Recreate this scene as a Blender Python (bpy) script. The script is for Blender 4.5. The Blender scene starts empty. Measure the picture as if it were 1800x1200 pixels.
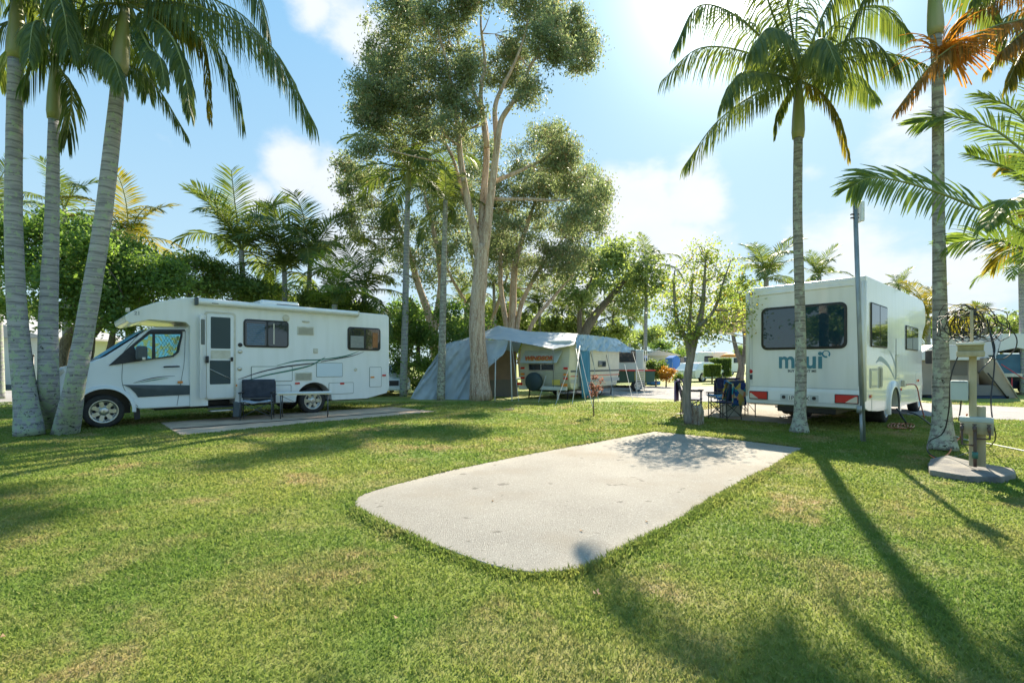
import bpy, bmesh, math, random
import numpy as np
from mathutils import Vector, Matrix, noise as mnoise
random.seed(7); rng = np.random.default_rng(11)
PI = math.pi
F, H, HY = 850.0, 1.33, 640.0            # focal length (px of an 1800 px photo), eye height, horizon row
scene = bpy.context.scene
col = scene.collection

def G(px, py, z=0.0):                    # photo pixel -> point on the level z
    Y = F*(H-z)/(py-HY); return Vector(((px-900)/F*Y, Y, z))
def P(px, py, Y):                        # photo pixel at a known distance
    return Vector(((px-900)/F*Y, Y, H+(HY-py)/F*Y))

# ---------------------------------------------------------------- camera
cam = bpy.data.cameras.new('camera'); cam.sensor_width = 36; cam.lens = 36*F/1800
cam.shift_y = 40/1800; cam.clip_end = 3000; cam.clip_start = 0.05
co = bpy.data.objects.new('camera', cam); col.objects.link(co)
co.location = (0, 0, H); co.rotation_euler = (PI/2, 0, 0); scene.camera = co

# ---------------------------------------------------------------- sky, sun, exposure
SUN_AZ, SUN_EL = math.radians(26.0), math.radians(38.3)
scene.view_settings.view_transform = 'Standard'; scene.view_settings.look = 'None'
scene.view_settings.exposure = 1.3; scene.view_settings.gamma = 1
w = bpy.data.worlds.new('World'); scene.world = w; w.use_nodes = True
nt = w.node_tree; N = nt.nodes; L = nt.links
bg = N['Background']; bg.inputs['Strength'].default_value = 0.15
sky = N.new('ShaderNodeTexSky'); sky.sky_type = 'NISHITA'; sky.sun_disc = False
sky.sun_elevation = SUN_EL; sky.sun_rotation = SUN_AZ; sky.air_density = 1.0; sky.dust_density = 1.6; sky.ozone_density = 1.5
tc = N.new('ShaderNodeTexCoord')
def mth(op, a, b=None, clamp=False, T=None):
    n = T.nodes.new('ShaderNodeMath'); n.operation = op; n.use_clamp = clamp
    for i, v in enumerate((a, b)):
        if v is None: continue
        if isinstance(v, (int, float)): n.inputs[i].default_value = v
        else: T.links.new(v, n.inputs[i])
    return n.outputs[0]
M_ = lambda op, a, b=None, clamp=False: mth(op, a, b, clamp, nt)
CLOUDS = [(1130,380,120,1),(1220,350,95,1),(1080,340,70,.9),(1180,455,150,.95),(520,300,75,.9),(590,330,80,.9),(450,340,60,.7),
          (640,50,90,.9),(560,15,60,.6),(1590,215,110,.62),(1500,470,150,.75),(300,262,70,.5),(980,520,170,.8),(1420,300,50,.5),
          (1700,500,150,.7),(620,460,130,.75)]
acc = None
for (px, py, r, wt) in CLOUDS:
    d = Vector(((px-900)/F, 1, (HY-py)/F)); ln = d.length; d.normalize()
    dp = N.new('ShaderNodeVectorMath'); dp.operation = 'DISTANCE'
    L.new(tc.outputs['Generated'], dp.inputs[0]); dp.inputs[1].default_value = d
    v = M_('MULTIPLY', M_('SUBTRACT', 1.0, M_('MULTIPLY', dp.outputs['Value'], F*ln*0.8/r), True), wt)
    acc = v if acc is None else M_('MAXIMUM', acc, v)
mp = N.new('ShaderNodeMapping'); mp.inputs['Scale'].default_value = (1, 1, 1.7); L.new(tc.outputs['Generated'], mp.inputs[0])
nz = N.new('ShaderNodeTexNoise'); nz.inputs['Scale'].default_value = 6; nz.inputs['Detail'].default_value = 9; nz.inputs['Roughness'].default_value = .58
L.new(mp.outputs[0], nz.inputs['Vector'])
nz2 = N.new('ShaderNodeTexNoise'); nz2.inputs['Scale'].default_value = 2.2; nz2.inputs['Detail'].default_value = 6
L.new(mp.outputs[0], nz2.inputs['Vector'])
s_ = M_('ADD', M_('MULTIPLY', acc, 1.15), M_('MULTIPLY', M_('SUBTRACT', nz.outputs[0], .5), 1.5))
s_ = M_('ADD', s_, M_('MULTIPLY', M_('SUBTRACT', nz2.outputs[0], .5), .55))
mr = N.new('ShaderNodeMapRange'); mr.interpolation_type = 'SMOOTHSTEP'; L.new(s_, mr.inputs[0])
mr.inputs['From Min'].default_value = .24; mr.inputs['From Max'].default_value = .74; mr.inputs['To Max'].default_value = .92
tint = N.new('ShaderNodeMix'); tint.data_type = 'RGBA'; tint.blend_type = 'MULTIPLY'; tint.inputs[0].default_value = 1
sx = N.new('ShaderNodeSeparateColor'); L.new(sky.outputs[0], sx.inputs[0]); sc_ = N.new('ShaderNodeCombineColor')
for i_ in range(3): L.new(M_('DIVIDE', sx.outputs[i_], M_('ADD', 1.0, M_('DIVIDE', sx.outputs[i_], 3.6))), sc_.inputs[i_])
L.new(sc_.outputs[0], tint.inputs[6]); tint.inputs[7].default_value = (0.93, 1.03, .93, 1)
# aureole round the sun: thin high haze, brightest towards the sun's direction
sd = Vector((math.sin(SUN_AZ)*math.cos(SUN_EL), math.cos(SUN_AZ)*math.cos(SUN_EL), math.sin(SUN_EL)))
ds = N.new('ShaderNodeVectorMath'); ds.operation = 'DOT_PRODUCT'; L.new(tc.outputs['Generated'], ds.inputs[0]); ds.inputs[1].default_value = sd
g = M_('MAXIMUM', ds.outputs['Value'], 0.0)
gl = M_('ADD', M_('MULTIPLY', M_('POWER', g, 8.0), .30), M_('ADD', M_('MULTIPLY', M_('POWER', g, 80.0), 4.0), M_('MULTIPLY', M_('POWER', g, 400.0), 25.0)))
glc = N.new('ShaderNodeMix'); glc.data_type = 'RGBA'; glc.blend_type = 'ADD'; glc.inputs[0].default_value = 1
cmb = N.new('ShaderNodeCombineXYZ'); L.new(gl, cmb.inputs[0]); L.new(gl, cmb.inputs[1]); L.new(M_('MULTIPLY', gl, .88), cmb.inputs[2])
sz_ = N.new('ShaderNodeSeparateXYZ'); L.new(tc.outputs['Generated'], sz_.inputs[0])
gr = N.new('ShaderNodeMix'); gr.data_type = 'RGBA'; L.new(M_('POWER', M_('MULTIPLY', M_('MAXIMUM', sz_.outputs[2], 0.0), 1.55, True), .75), gr.inputs[0])
gr.inputs[6].default_value = (2.0, 2.6, 2.85, 1); gr.inputs[7].default_value = (.64, 1.62, 2.75, 1)
mg = N.new('ShaderNodeMix'); mg.data_type = 'RGBA'; mg.inputs[0].default_value = .82; L.new(tint.outputs[2], mg.inputs[6]); L.new(gr.outputs[2], mg.inputs[7])
L.new(mg.outputs[2], glc.inputs[6]); L.new(cmb.outputs[0], glc.inputs[7])
cl = N.new('ShaderNodeMix'); cl.data_type = 'RGBA'
L.new(mr.outputs[0], cl.inputs[0]); L.new(glc.outputs[2], cl.inputs[6])
clb = N.new('ShaderNodeMix'); clb.data_type = 'RGBA'; L.new(nz.outputs[0], clb.inputs[0])
clb.inputs[6].default_value = (2.2, 2.45, 2.75, 1); clb.inputs[7].default_value = (2.95, 3.0, 3.05, 1)
cla = N.new('ShaderNodeMix'); cla.data_type = 'RGBA'; cla.blend_type = 'ADD'; cla.inputs[0].default_value = 1
L.new(clb.outputs[2], cla.inputs[6]); L.new(cmb.outputs[0], cla.inputs[7])
L.new(cla.outputs[2], cl.inputs[7])
L.new(cl.outputs[2], bg.inputs['Color'])

sun = bpy.data.lights.new('sun', 'SUN'); sun.energy = 5.0; sun.angle = math.radians(.6); sun.color = (1, .89, .70)
so = bpy.data.objects.new('sun', sun); col.objects.link(so)
so.rotation_euler = (-sd).to_track_quat('-Z', 'Y').to_euler(); so.location = (10, 20, 30)

# ---------------------------------------------------------------- materials
MATS = {}
def rgba(c): return (c[0], c[1], c[2], 1)
def mat(name, c, rough=.6, metal=0, c2=None, scale=6, bump=0, bscale=40, coat=0, stretch=(1,1,1), spec=.5, detail=6, lo=.35, hi=.65):
    if name in MATS: return MATS[name]
    m = bpy.data.materials.new(name); m.use_nodes = True; T = m.node_tree; B = T.nodes['Principled BSDF']
    B.inputs['Roughness'].default_value = rough; B.inputs['Metallic'].default_value = metal
    B.inputs['Coat Weight'].default_value = coat; B.inputs['Specular IOR Level'].default_value = spec
    B.inputs['Base Color'].default_value = rgba(c)
    t = T.nodes.new('ShaderNodeTexCoord'); mp = T.nodes.new('ShaderNodeMapping'); mp.inputs['Scale'].default_value = stretch
    T.links.new(t.outputs['Object'], mp.inputs[0])
    if c2 is not None:
        n = T.nodes.new('ShaderNodeTexNoise'); n.inputs['Scale'].default_value = scale; n.inputs['Detail'].default_value = detail
        T.links.new(mp.outputs[0], n.inputs['Vector'])
        r = T.nodes.new('ShaderNodeMapRange'); r.inputs['From Min'].default_value = lo; r.inputs['From Max'].default_value = hi
        T.links.new(n.outputs[0], r.inputs[0])
        x = T.nodes.new('ShaderNodeMix'); x.data_type = 'RGBA'; x.inputs[6].default_value = rgba(c); x.inputs[7].default_value = rgba(c2)
        T.links.new(r.outputs[0], x.inputs[0]); T.links.new(x.outputs[2], B.inputs['Base Color'])
    if bump:
        n = T.nodes.new('ShaderNodeTexNoise'); n.inputs['Scale'].default_value = bscale; n.inputs['Detail'].default_value = 5
        T.links.new(mp.outputs[0], n.inputs['Vector'])
        b = T.nodes.new('ShaderNodeBump'); b.inputs['Strength'].default_value = bump; b.inputs['Distance'].default_value = .02
        T.links.new(n.outputs[0], b.inputs['Height']); T.links.new(b.outputs[0], B.inputs['Normal'])
    MATS[name] = m; return m

def leafmat(name, c1, c2, trans, tw=.45, clump=1.2, rough=.5, c3=None):
    m = bpy.data.materials.new(name); m.use_nodes = True; T = m.node_tree; B = T.nodes['Principled BSDF']
    B.inputs['Roughness'].default_value = rough; B.inputs['Specular IOR Level'].default_value = .35
    geo = T.nodes.new('ShaderNodeNewGeometry')
    n = T.nodes.new('ShaderNodeTexNoise'); n.inputs['Scale'].default_value = clump; n.inputs['Detail'].default_value = 3
    T.links.new(geo.outputs['Position'], n.inputs['Vector'])
    a = mth('ADD', mth('MULTIPLY', geo.outputs['Random Per Island'], .7, T=T), mth('MULTIPLY', mth('SUBTRACT', n.outputs[0], .35, T=T), 1.1, T=T), T=T, clamp=True)
    x = T.nodes.new('ShaderNodeMix'); x.data_type = 'RGBA'; T.links.new(a, x.inputs[0])
    x.inputs[6].default_value = rgba(c1); x.inputs[7].default_value = rgba(c2)
    out = x.outputs[2]
    if c3:
        r = T.nodes.new('ShaderNodeMapRange'); r.inputs['From Min'].default_value = .90; r.inputs['From Max'].default_value = .95
        T.links.new(geo.outputs['Random Per Island'], r.inputs[0])
        y = T.nodes.new('ShaderNodeMix'); y.data_type = 'RGBA'; T.links.new(r.outputs[0], y.inputs[0])
        T.links.new(out, y.inputs[6]); y.inputs[7].default_value = rgba(c3); out = y.outputs[2]
    T.links.new(out, B.inputs['Base Color'])
    tr = T.nodes.new('ShaderNodeBsdfTranslucent')
    mu = T.nodes.new('ShaderNodeMix'); mu.data_type = 'RGBA'; mu.blend_type = 'MULTIPLY'; mu.inputs[0].default_value = 1
    T.links.new(out, mu.inputs[6]); mu.inputs[7].default_value = rgba(trans); T.links.new(mu.outputs[2], tr.inputs[0])
    ms = T.nodes.new('ShaderNodeMixShader'); ms.inputs[0].default_value = tw
    T.links.new(B.outputs[0], ms.inputs[1]); T.links.new(tr.outputs[0], ms.inputs[2])
    T.links.new(ms.outputs[0], T.nodes['Material Output'].inputs[0])
    MATS[name] = m; return m

def barkmat(name, base, dark, lichen, ring=1, vert=False):
    m = bpy.data.materials.new(name); m.use_nodes = True; T = m.node_tree; B = T.nodes['Principled BSDF']; B.inputs['Roughness'].default_value = .85
    B.inputs['Specular IOR Level'].default_value = .2
    t = T.nodes.new('ShaderNodeTexCoord'); mp = T.nodes.new('ShaderNodeMapping'); T.links.new(t.outputs['Object'], mp.inputs[0])
    mp.inputs['Scale'].default_value = (7, 7, .8) if vert else (2, 2, 26)
    n = T.nodes.new('ShaderNodeTexNoise'); n.inputs['Scale'].default_value = 1.2 if not vert else 1.6; n.inputs['Detail'].default_value = 6; n.inputs['Roughness'].default_value = .65
    T.links.new(mp.outputs[0], n.inputs['Vector'])
    def rmp(src, a, b):
        r = T.nodes.new('ShaderNodeMapRange'); r.inputs['From Min'].default_value = a; r.inputs['From Max'].default_value = b; T.links.new(src, r.inputs[0]); return r.outputs[0]
    x = T.nodes.new('ShaderNodeMix'); x.data_type = 'RGBA'; T.links.new(rmp(n.outputs[0], .38, .62), x.inputs[0])
    x.inputs[6].default_value = rgba(dark); x.inputs[7].default_value = rgba(base)
    sz = T.nodes.new('ShaderNodeSeparateXYZ'); T.links.new(t.outputs['Object'], sz.inputs[0])
    foot = mth('MULTIPLY', mth('SUBTRACT', 1.0, mth('MULTIPLY', sz.outputs[2], .35, T=T), True, T), .07, T=T)
    if not vert:                         # leaf-scar rings
        wv = T.nodes.new('ShaderNodeTexWave'); wv.bands_direction = 'Z'; wv.inputs['Scale'].default_value = 2.1; wv.inputs['Distortion'].default_value = 1.6; wv.inputs['Detail'].default_value = 3; wv.inputs['Detail Scale'].default_value = 2
        T.links.new(t.outputs['Object'], wv.inputs['Vector']); xr = T.nodes.new('ShaderNodeMix'); xr.data_type = 'RGBA'
        T.links.new(mth('MULTIPLY', rmp(wv.outputs['Fac'], .84, .97), .6, T=T), xr.inputs[0]); T.links.new(x.outputs[2], xr.inputs[6]); xr.inputs[7].default_value = rgba((dark[0]*.5, dark[1]*.5, dark[2]*.48)); x = xr
    n2 = T.nodes.new('ShaderNodeTexNoise'); n2.inputs['Scale'].default_value = 9; n2.inputs['Detail'].default_value = 8; n2.inputs['Roughness'].default_value = .7
    T.links.new((mp if vert else t).outputs[0 if vert else 'Object'], n2.inputs['Vector'])
    y = T.nodes.new('ShaderNodeMix'); y.data_type = 'RGBA'; T.links.new(rmp(mth('ADD', n2.outputs[0], foot, T=T) if not vert else n2.outputs[0], .53, .59), y.inputs[0])
    T.links.new(x.outputs[2], y.inputs[6]); y.inputs[7].default_value = rgba(lichen)
    n3 = T.nodes.new('ShaderNodeTexNoise'); n3.inputs['Scale'].default_value = 14; n3.inputs['Detail'].default_value = 9; n3.inputs['Roughness'].default_value = .75
    mp3 = T.nodes.new('ShaderNodeMapping'); mp3.inputs['Location'].default_value = (5, 3, 9); T.links.new(t.outputs['Object'], mp3.inputs[0]); T.links.new(mp3.outputs[0], n3.inputs['Vector'])
    # dark blotches, thicker near the foot
    z = T.nodes.new('ShaderNodeMix'); z.data_type = 'RGBA'; T.links.new(rmp(mth('ADD', n3.outputs[0], foot, T=T) if not vert else n3.outputs[0], .63, .67), z.inputs[0])
    T.links.new(y.outputs[2], z.inputs[6]); z.inputs[7].default_value = rgba((dark[0]*.25, dark[1]*.25, dark[2]*.22))
    T.links.new(z.outputs[2], B.inputs['Base Color'])
    b = T.nodes.new('ShaderNodeBump'); b.inputs['Strength'].default_value = .7; b.inputs['Distance'].default_value = .02 if not vert else .05
    T.links.new(mth('ADD', n.outputs[0], mth('MULTIPLY', n3.outputs[0], .5, T=T), T=T), b.inputs['Height']); T.links.new(b.outputs[0], B.inputs['Normal'])
    MATS[name] = m; return m

def grassmat(name, blade=False):
    m = bpy.data.materials.new(name); m.use_nodes = True; T = m.node_tree; B = T.nodes['Principled BSDF']; B.inputs['Roughness'].default_value = .75
    B.inputs['Specular IOR Level'].default_value = .2
    geo = T.nodes.new('ShaderNodeNewGeometry')
    def nz(sc, det=4, off=(0,0,0), ro=.6, st=(1,1,1)):
        mp = T.nodes.new('ShaderNodeMapping'); mp.inputs['Location'].default_value = off; mp.inputs['Scale'].default_value = st
        T.links.new(geo.outputs['Position'], mp.inputs[0])
        n = T.nodes.new('ShaderNodeTexNoise'); n.inputs['Scale'].default_value = sc; n.inputs['Detail'].default_value = det; n.inputs['Roughness'].default_value = ro
        T.links.new(mp.outputs[0], n.inputs['Vector']); return n.outputs[0]
    def rmp(src, a, b, lo=0, hi=1):
        r = T.nodes.new('ShaderNodeMapRange'); r.inputs['From Min'].default_value = a; r.inputs['From Max'].default_value = b
        r.inputs['To Min'].default_value = lo; r.inputs['To Max'].default_value = hi; T.links.new(src, r.inputs[0]); return r.outputs[0]
    def mix(f, a, b):
        x = T.nodes.new('ShaderNodeMix'); x.data_type = 'RGBA'; T.links.new(f, x.inputs[0])
        for i, c in ((6, a), (7, b)):
            if isinstance(c, tuple): x.inputs[i].default_value = rgba(c)
            else: T.links.new(c, x.inputs[i])
        return x.outputs[2]
    big = nz(.45, 3); mid = nz(1.3, 5, (7,2,0)); fine = nz(9, 6, (1,8,3), .7)
    c = mix(rmp(big, .40, .60), (.185, .28, .055), (.39, .40, .10))
    c = mix(rmp(mid, .50, .64, 0, .7), c, (.48, .40, .19))
    c = mix(rmp(nz(.9, 5, (31, 5, 0)), .56, .66, 0, .85), c, (.55, .38, .22))
    c = mix(rmp(fine, .35, .7), mix(rmp(fine, 0, 1), (.13, .19, .035), c), c)
    if blade:
        c = mix(rmp(geo.outputs['Random Per Island'], .0, 1., 0, .5), c, (.205, .31, .07))
        r2 = rmp(geo.outputs['Random Per Island'], .92, .94, 0, .45)
        c = mix(r2, c, (.50, .45, .22))
    T.links.new(c, B.inputs['Base Color'])
    if blade:
        tr = T.nodes.new('ShaderNodeBsdfTranslucent'); T.links.new(c, tr.inputs[0])
        ms = T.nodes.new('ShaderNodeMixShader'); ms.inputs[0].default_value = .5
        T.links.new(B.outputs[0], ms.inputs[1]); T.links.new(tr.outputs[0], ms.inputs[2])
        T.links.new(ms.outputs[0], T.nodes['Material Output'].inputs[0])
    else:
        b = T.nodes.new('ShaderNodeBump'); b.inputs['Strength'].default_value = .9; b.inputs['Distance'].default_value = .05
        T.links.new(nz(32, 6, (0,0,0), .75), b.inputs['Height']); T.links.new(b.outputs[0], B.inputs['Normal'])
    MATS[name] = m; return m

GRASS = grassmat('lawn'); BLADE = grassmat('grass_blade', True)
CONC = mat('pale_concrete', (.375,.347,.305), .9, c2=(.31,.285,.25), scale=1.3, bump=.6, bscale=150, detail=12, spec=.2, lo=.3, hi=.7)
def age(m):                              # stains, pores and darker aggregate
    T = m.node_tree; B = T.nodes['Principled BSDF']; src = B.inputs['Base Color'].links[0].from_socket; t = T.nodes.new('ShaderNodeTexCoord')
    for sc, lo, hi, c, k, dt in ((45, .60, .68, (.20,.18,.155), .7, 3), (90, .58, .64, (.55,.51,.45), .6, 2), (.8, .52, .66, (.30,.255,.20), .55, 8), (6, .66, .70, (.13,.115,.10), .6, 5)):
        n = T.nodes.new('ShaderNodeTexNoise'); n.inputs['Scale'].default_value = sc; n.inputs['Detail'].default_value = dt; T.links.new(t.outputs['Object'], n.inputs['Vector'])
        r = T.nodes.new('ShaderNodeMapRange'); r.inputs['From Min'].default_value = lo; r.inputs['From Max'].default_value = hi; r.inputs['To Max'].default_value = k; T.links.new(n.outputs[0], r.inputs[0])
        x = T.nodes.new('ShaderNodeMix'); x.data_type = 'RGBA'; T.links.new(r.outputs[0], x.inputs[0]); T.links.new(src, x.inputs[6]); x.inputs[7].default_value = rgba(c); src = x.outputs[2]
    T.links.new(src, B.inputs['Base Color'])
age(CONC)
CONC2 = mat('brown_concrete', (.62,.46,.34), .9, c2=(.44,.34,.26), scale=3, bump=.5, bscale=90, detail=9, spec=.2)
ASPH = mat('grey_road', (.36,.34,.335), .9, c2=(.27,.26,.255), scale=2, bump=.5, bscale=90, detail=9, spec=.2)
WHITE = mat('white_bodywork', (.83,.84,.84), .24, c2=(.75,.76,.745), scale=2.2, coat=.5, stretch=(2.5,2.5,.35), lo=.45, hi=.8)
WHITE2 = mat('white_cab_paint', (.78,.82,.845), .2, c2=(.74,.78,.80), scale=1.5, coat=.6)
CREAM = mat('aged_cream_trim', (.68,.65,.56), .45, c2=(.58,.54,.44), scale=8)
GLASS = mat('dark_glass', (.012,.022,.035), .03, spec=.9)
GLASSB = mat('windscreen_blue_reflection', (.06,.33,.52), .3, spec=.3)  # bright blue reflection in the windscreen is put into the base colour
RUBBER = mat('black_rubber', (.018,.019,.021), .55, c2=(.03,.03,.032), scale=20)
TYRE = mat('tyre_rubber', (.022,.022,.024), .8, c2=(.045,.043,.04), scale=9, bump=.3, bscale=60)
CHAR = mat('charcoal_plastic', (.055,.075,.09), .5, c2=(.07,.09,.105), scale=6)
BLACK = mat('black_metal', (.02,.022,.028), .4)
SILV = mat('silver_metal', (.62,.61,.58), .3, metal=.9, c2=(.5,.49,.46), scale=20)
GALV = mat('galvanised_steel', (.38,.42,.44), .5, metal=.6, c2=(.28,.31,.33), scale=12, stretch=(1,1,.3))
GREENP = mat('green_decal', (.03,.16,.12), .4); DARKP = mat('dark_decal', (.03,.03,.05), .4)
TEALP = mat('teal_decal', (.06,.23,.31), .4); BLUEG = mat('blue_grey_decal', (.22,.34,.42), .35)
REDL = mat('red_lens', (.60,.006,.010), .3, coat=.2); ORL = mat('orange_lens', (.75,.25,.03), .3); CLEARL = mat('clear_lens', (.65,.62,.56), .15, coat=1)
TARP = mat('blue_grey_tarp', (.43,.50,.56), .6, c2=(.35,.42,.49), scale=2.5, bump=.5, bscale=4)
TARPS = mat('blue_side_tarp', (.25,.40,.54), .45, c2=(.34,.48,.60), scale=3, stretch=(4,4,.3), bump=.5, bscale=5)
TARPL = mat('silver_tarp', (.50,.53,.57), .5, c2=(.40,.46,.53), scale=2.5, bump=.5, bscale=4)
TARPB = mat('blue_cloth', (.03,.17,.30), .7, c2=(.06,.24,.40), scale=6, bump=.4, bscale=12, stretch=(3,3,.4))
BRCV = mat('brown_canvas', (.30,.22,.19), .9, c2=(.24,.18,.16), scale=2, bump=.3, bscale=6)
GRCV = mat('grey_canvas', (.17,.165,.165), .9, c2=(.22,.2,.19), scale=2)
BEIGE = mat('beige_canvas', (.34,.29,.24), .9, c2=(.28,.24,.20), scale=2, bump=.3, bscale=5)
POSTM = mat('cream_painted_timber', (.50,.43,.29), .8, c2=(.40,.34,.22), scale=5, stretch=(3,3,.5), bump=.3)
YELG = mat('weathered_grating', (.36,.31,.16), .7, c2=(.28,.24,.12), scale=30)
BOXG = mat('pale_grey_box', (.50,.56,.55), .5, c2=(.44,.5,.49), scale=4)
PIPE = mat('rusty_dark_pipe', (.07,.055,.055), .6, c2=(.12,.07,.05), scale=15)
SLABM = mat('dark_weathered_slab', (.12,.12,.125), .95, c2=(.26,.24,.21), scale=5, bump=.7, bscale=30, detail=9)
PBARK = barkmat('palm_bark', (.44,.43,.45), (.25,.25,.275), (.36,.43,.31))
PBARKD = barkmat('dark_palm_bark', (.40,.38,.34), (.22,.205,.18), (.44,.47,.37))
PAPER = barkmat('paperbark', (.62,.48,.37), (.32,.20,.14), (.68,.62,.52), vert=True)
TBARK = barkmat('tree_bark', (.24,.20,.165), (.12,.10,.085), (.30,.28,.23), vert=True)
SHAFT = mat('green_crownshaft', (.24,.29,.10), .4, c2=(.33,.32,.17), scale=2, stretch=(4,4,.6))
RACH = mat('frond_stem', (.22,.25,.07), .5)
FROND = leafmat('palm_leaflets', (.045,.095,.04), (.15,.20,.06), (1.9,1.65,.7), .45, .8)
FRONDY = leafmat('yellow_palm_leaflets', (.11,.14,.03), (.27,.24,.05), (1.6,1.35,.5), .5, .8)
FRONDL = leafmat('light_palm_leaflets', (.09,.15,.035), (.17,.23,.06), (1.8,1.8,.8), .5, .8)
PLEAF = leafmat('paperbark_leaves', (.115,.16,.085), (.30,.35,.20), (1.5,1.5,1.05), .47, .9, c3=(.30,.24,.15))
DLEAF = leafmat('dark_tree_leaves', (.07,.14,.045), (.21,.30,.095), (1.8,1.85,.8), .48, .7)
MLEAF = leafmat('olive_tree_leaves', (.13,.19,.085), (.30,.36,.15), (1.8,1.8,.9), .48, .8)
SLEAF = leafmat('small_tree_leaves', (.14,.21,.07), (.34,.40,.14), (1.8,1.8,.85), .5, 1.6, c3=(.40,.30,.08))
HLEAF = leafmat('hedge_leaves', (.075,.14,.04), (.20,.27,.08), (1.6,1.6,.6), .4, 2)
OLEAF = leafmat('orange_shrub_leaves', (.42,.20,.03), (.5,.33,.05), (1.5,1.2,.5), .4, 2)
RLEAF = leafmat('reddish_sapling_leaves', (.22,.11,.09), (.34,.18,.15), (1.4,1.2,1), .4, 2)

# ---------------------------------------------------------------- object helpers
def tag(o, label=None, cat=None, group=None, kind=None):
    if label: o['label'] = label
    if cat: o['category'] = cat
    if group: o['group'] = group
    if kind: o['kind'] = kind
    return o
def empty(name, loc, rz=0, label=None, cat=None, group=None):
    o = bpy.data.objects.new(name, None); col.objects.link(o); o.location = loc; o.rotation_euler = (0, 0, rz)
    o.empty_display_size = .3
    return tag(o, label, cat, group)
def copy_tree(o, parent=None):
    c = o.copy(); col.objects.link(c)
    if parent is not None: c.parent = parent
    for ch in list(o.children): copy_tree(ch, c)
    return c

class MB:
    def __init__(s): s.v = []; s.f = []; s.sm = []
    def add(s, vs, fs, smooth=False):
        b = len(s.v); s.v += [tuple(v) for v in vs]
        for f in fs: s.f.append(tuple(b+i for i in f)); s.sm.append(smooth)
        return s
    def box(s, x0, x1, y0, y1, z0, z1):
        return s.add([(x0,y0,z0),(x1,y0,z0),(x1,y1,z0),(x0,y1,z0),(x0,y0,z1),(x1,y0,z1),(x1,y1,z1),(x0,y1,z1)],
                     [(0,3,2,1),(4,5,6,7),(0,1,5,4),(1,2,6,5),(2,3,7,6),(3,0,4,7)])
    def tube(s, pts, r, n=8, cap=True, jit=0):
        pts = [Vector(p) for p in pts]; k = len(pts)
        rs = list(r) if hasattr(r, '__len__') else [r]*k
        vs = []; u = None
        for i, p in enumerate(pts):
            t = (pts[min(i+1, k-1)]-pts[max(i-1, 0)])
            t = t.normalized() if t.length > 1e-9 else Vector((0,0,1))
            if u is None: u = t.orthogonal().normalized()
            u = u-t*u.dot(t); u = u.normalized() if u.length > 1e-6 else t.orthogonal().normalized()
            w_ = t.cross(u)
            for j in range(n):
                a = 2*PI*j/n; rr = rs[i]*(1+(random.uniform(-jit, jit) if jit else 0))
                vs.append(p+(u*math.cos(a)+w_*math.sin(a))*rr)
        fs = [(i*n+j, i*n+(j+1) % n, (i+1)*n+(j+1) % n, (i+1)*n+j) for i in range(k-1) for j in range(n)]
        if cap: fs += [tuple(range(n-1, -1, -1)), tuple((k-1)*n+j for j in range(n))]
        return s.add(vs, fs, n > 4)
    def prism(s, poly, fn, a, b):
        """closed outline poly (2-D) carried through fn(p, q, depth) between depths a and b"""
        n = len(poly); vs = [fn(p, q, a) for p, q in poly]+[fn(p, q, b) for p, q in poly]
        fs = [tuple(range(n)), tuple(range(2*n-1, n-1, -1))]+[(i, i+n, (i+1) % n+n, (i+1) % n) for i in range(n)]
        return s.add(vs, fs)
    def lathe(s, prof, fn, n=28, smooth=True, cap=True):
        """prof: (radius, height) rows, fn(x, y, h) -> point"""
        k = len(prof); vs = [fn(r*math.cos(2*PI*j/n), r*math.sin(2*PI*j/n), h) for r, h in prof for j in range(n)]
        fs = [(i*n+j, i*n+(j+1) % n, (i+1)*n+(j+1) % n, (i+1)*n+j) for i in range(k-1) for j in range(n)]
        if cap: fs += [tuple(range(n-1, -1, -1)), tuple((k-1)*n+j for j in range(n))]
        return s.add(vs, fs, smooth)
    def build(s, name, m, parent=None, bevel=0, seg=2, solid=0, smooth=None, offset=None):
        if offset is not None: s.v = [(v[0]-offset[0], v[1]-offset[1], v[2]-offset[2]) for v in s.v]
        me = bpy.data.meshes.new(name); me.from_pydata(s.v, [], s.f)
        bm = bmesh.new(); bm.from_mesh(me)
        for f, k in zip(bm.faces, s.sm): f.smooth = k if smooth is None else smooth
        if solid: bmesh.ops.solidify(bm, geom=bm.faces[:], thickness=solid)
        bmesh.ops.recalc_face_normals(bm, faces=bm.faces[:])
        if bevel:
            ed = [e for e in bm.edges if len(e.link_faces) == 2 and e.calc_face_angle(0) > math.radians(28)]
            bmesh.ops.bevel(bm, geom=ed, offset=bevel, segments=seg, profile=.5, affect='EDGES', clamp_overlap=True)
            for f in bm.faces: f.smooth = True
        bm.to_mesh(me); bm.free()
        if bevel:
            try: me.set_sharp_from_angle(angle=math.radians(50))
            except Exception: pass
        me.materials.append(m); o = bpy.data.objects.new(name, me); col.objects.link(o)
        if offset is not None: o.location = offset
        if parent is not None: o.parent = parent
        if bevel >= .012:
            w_ = o.modifiers.new('weighted_normals', 'WEIGHTED_NORMAL'); w_.mode = 'FACE_AREA'; w_.weight = 100; w_.keep_sharp = True
        return o

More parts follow.
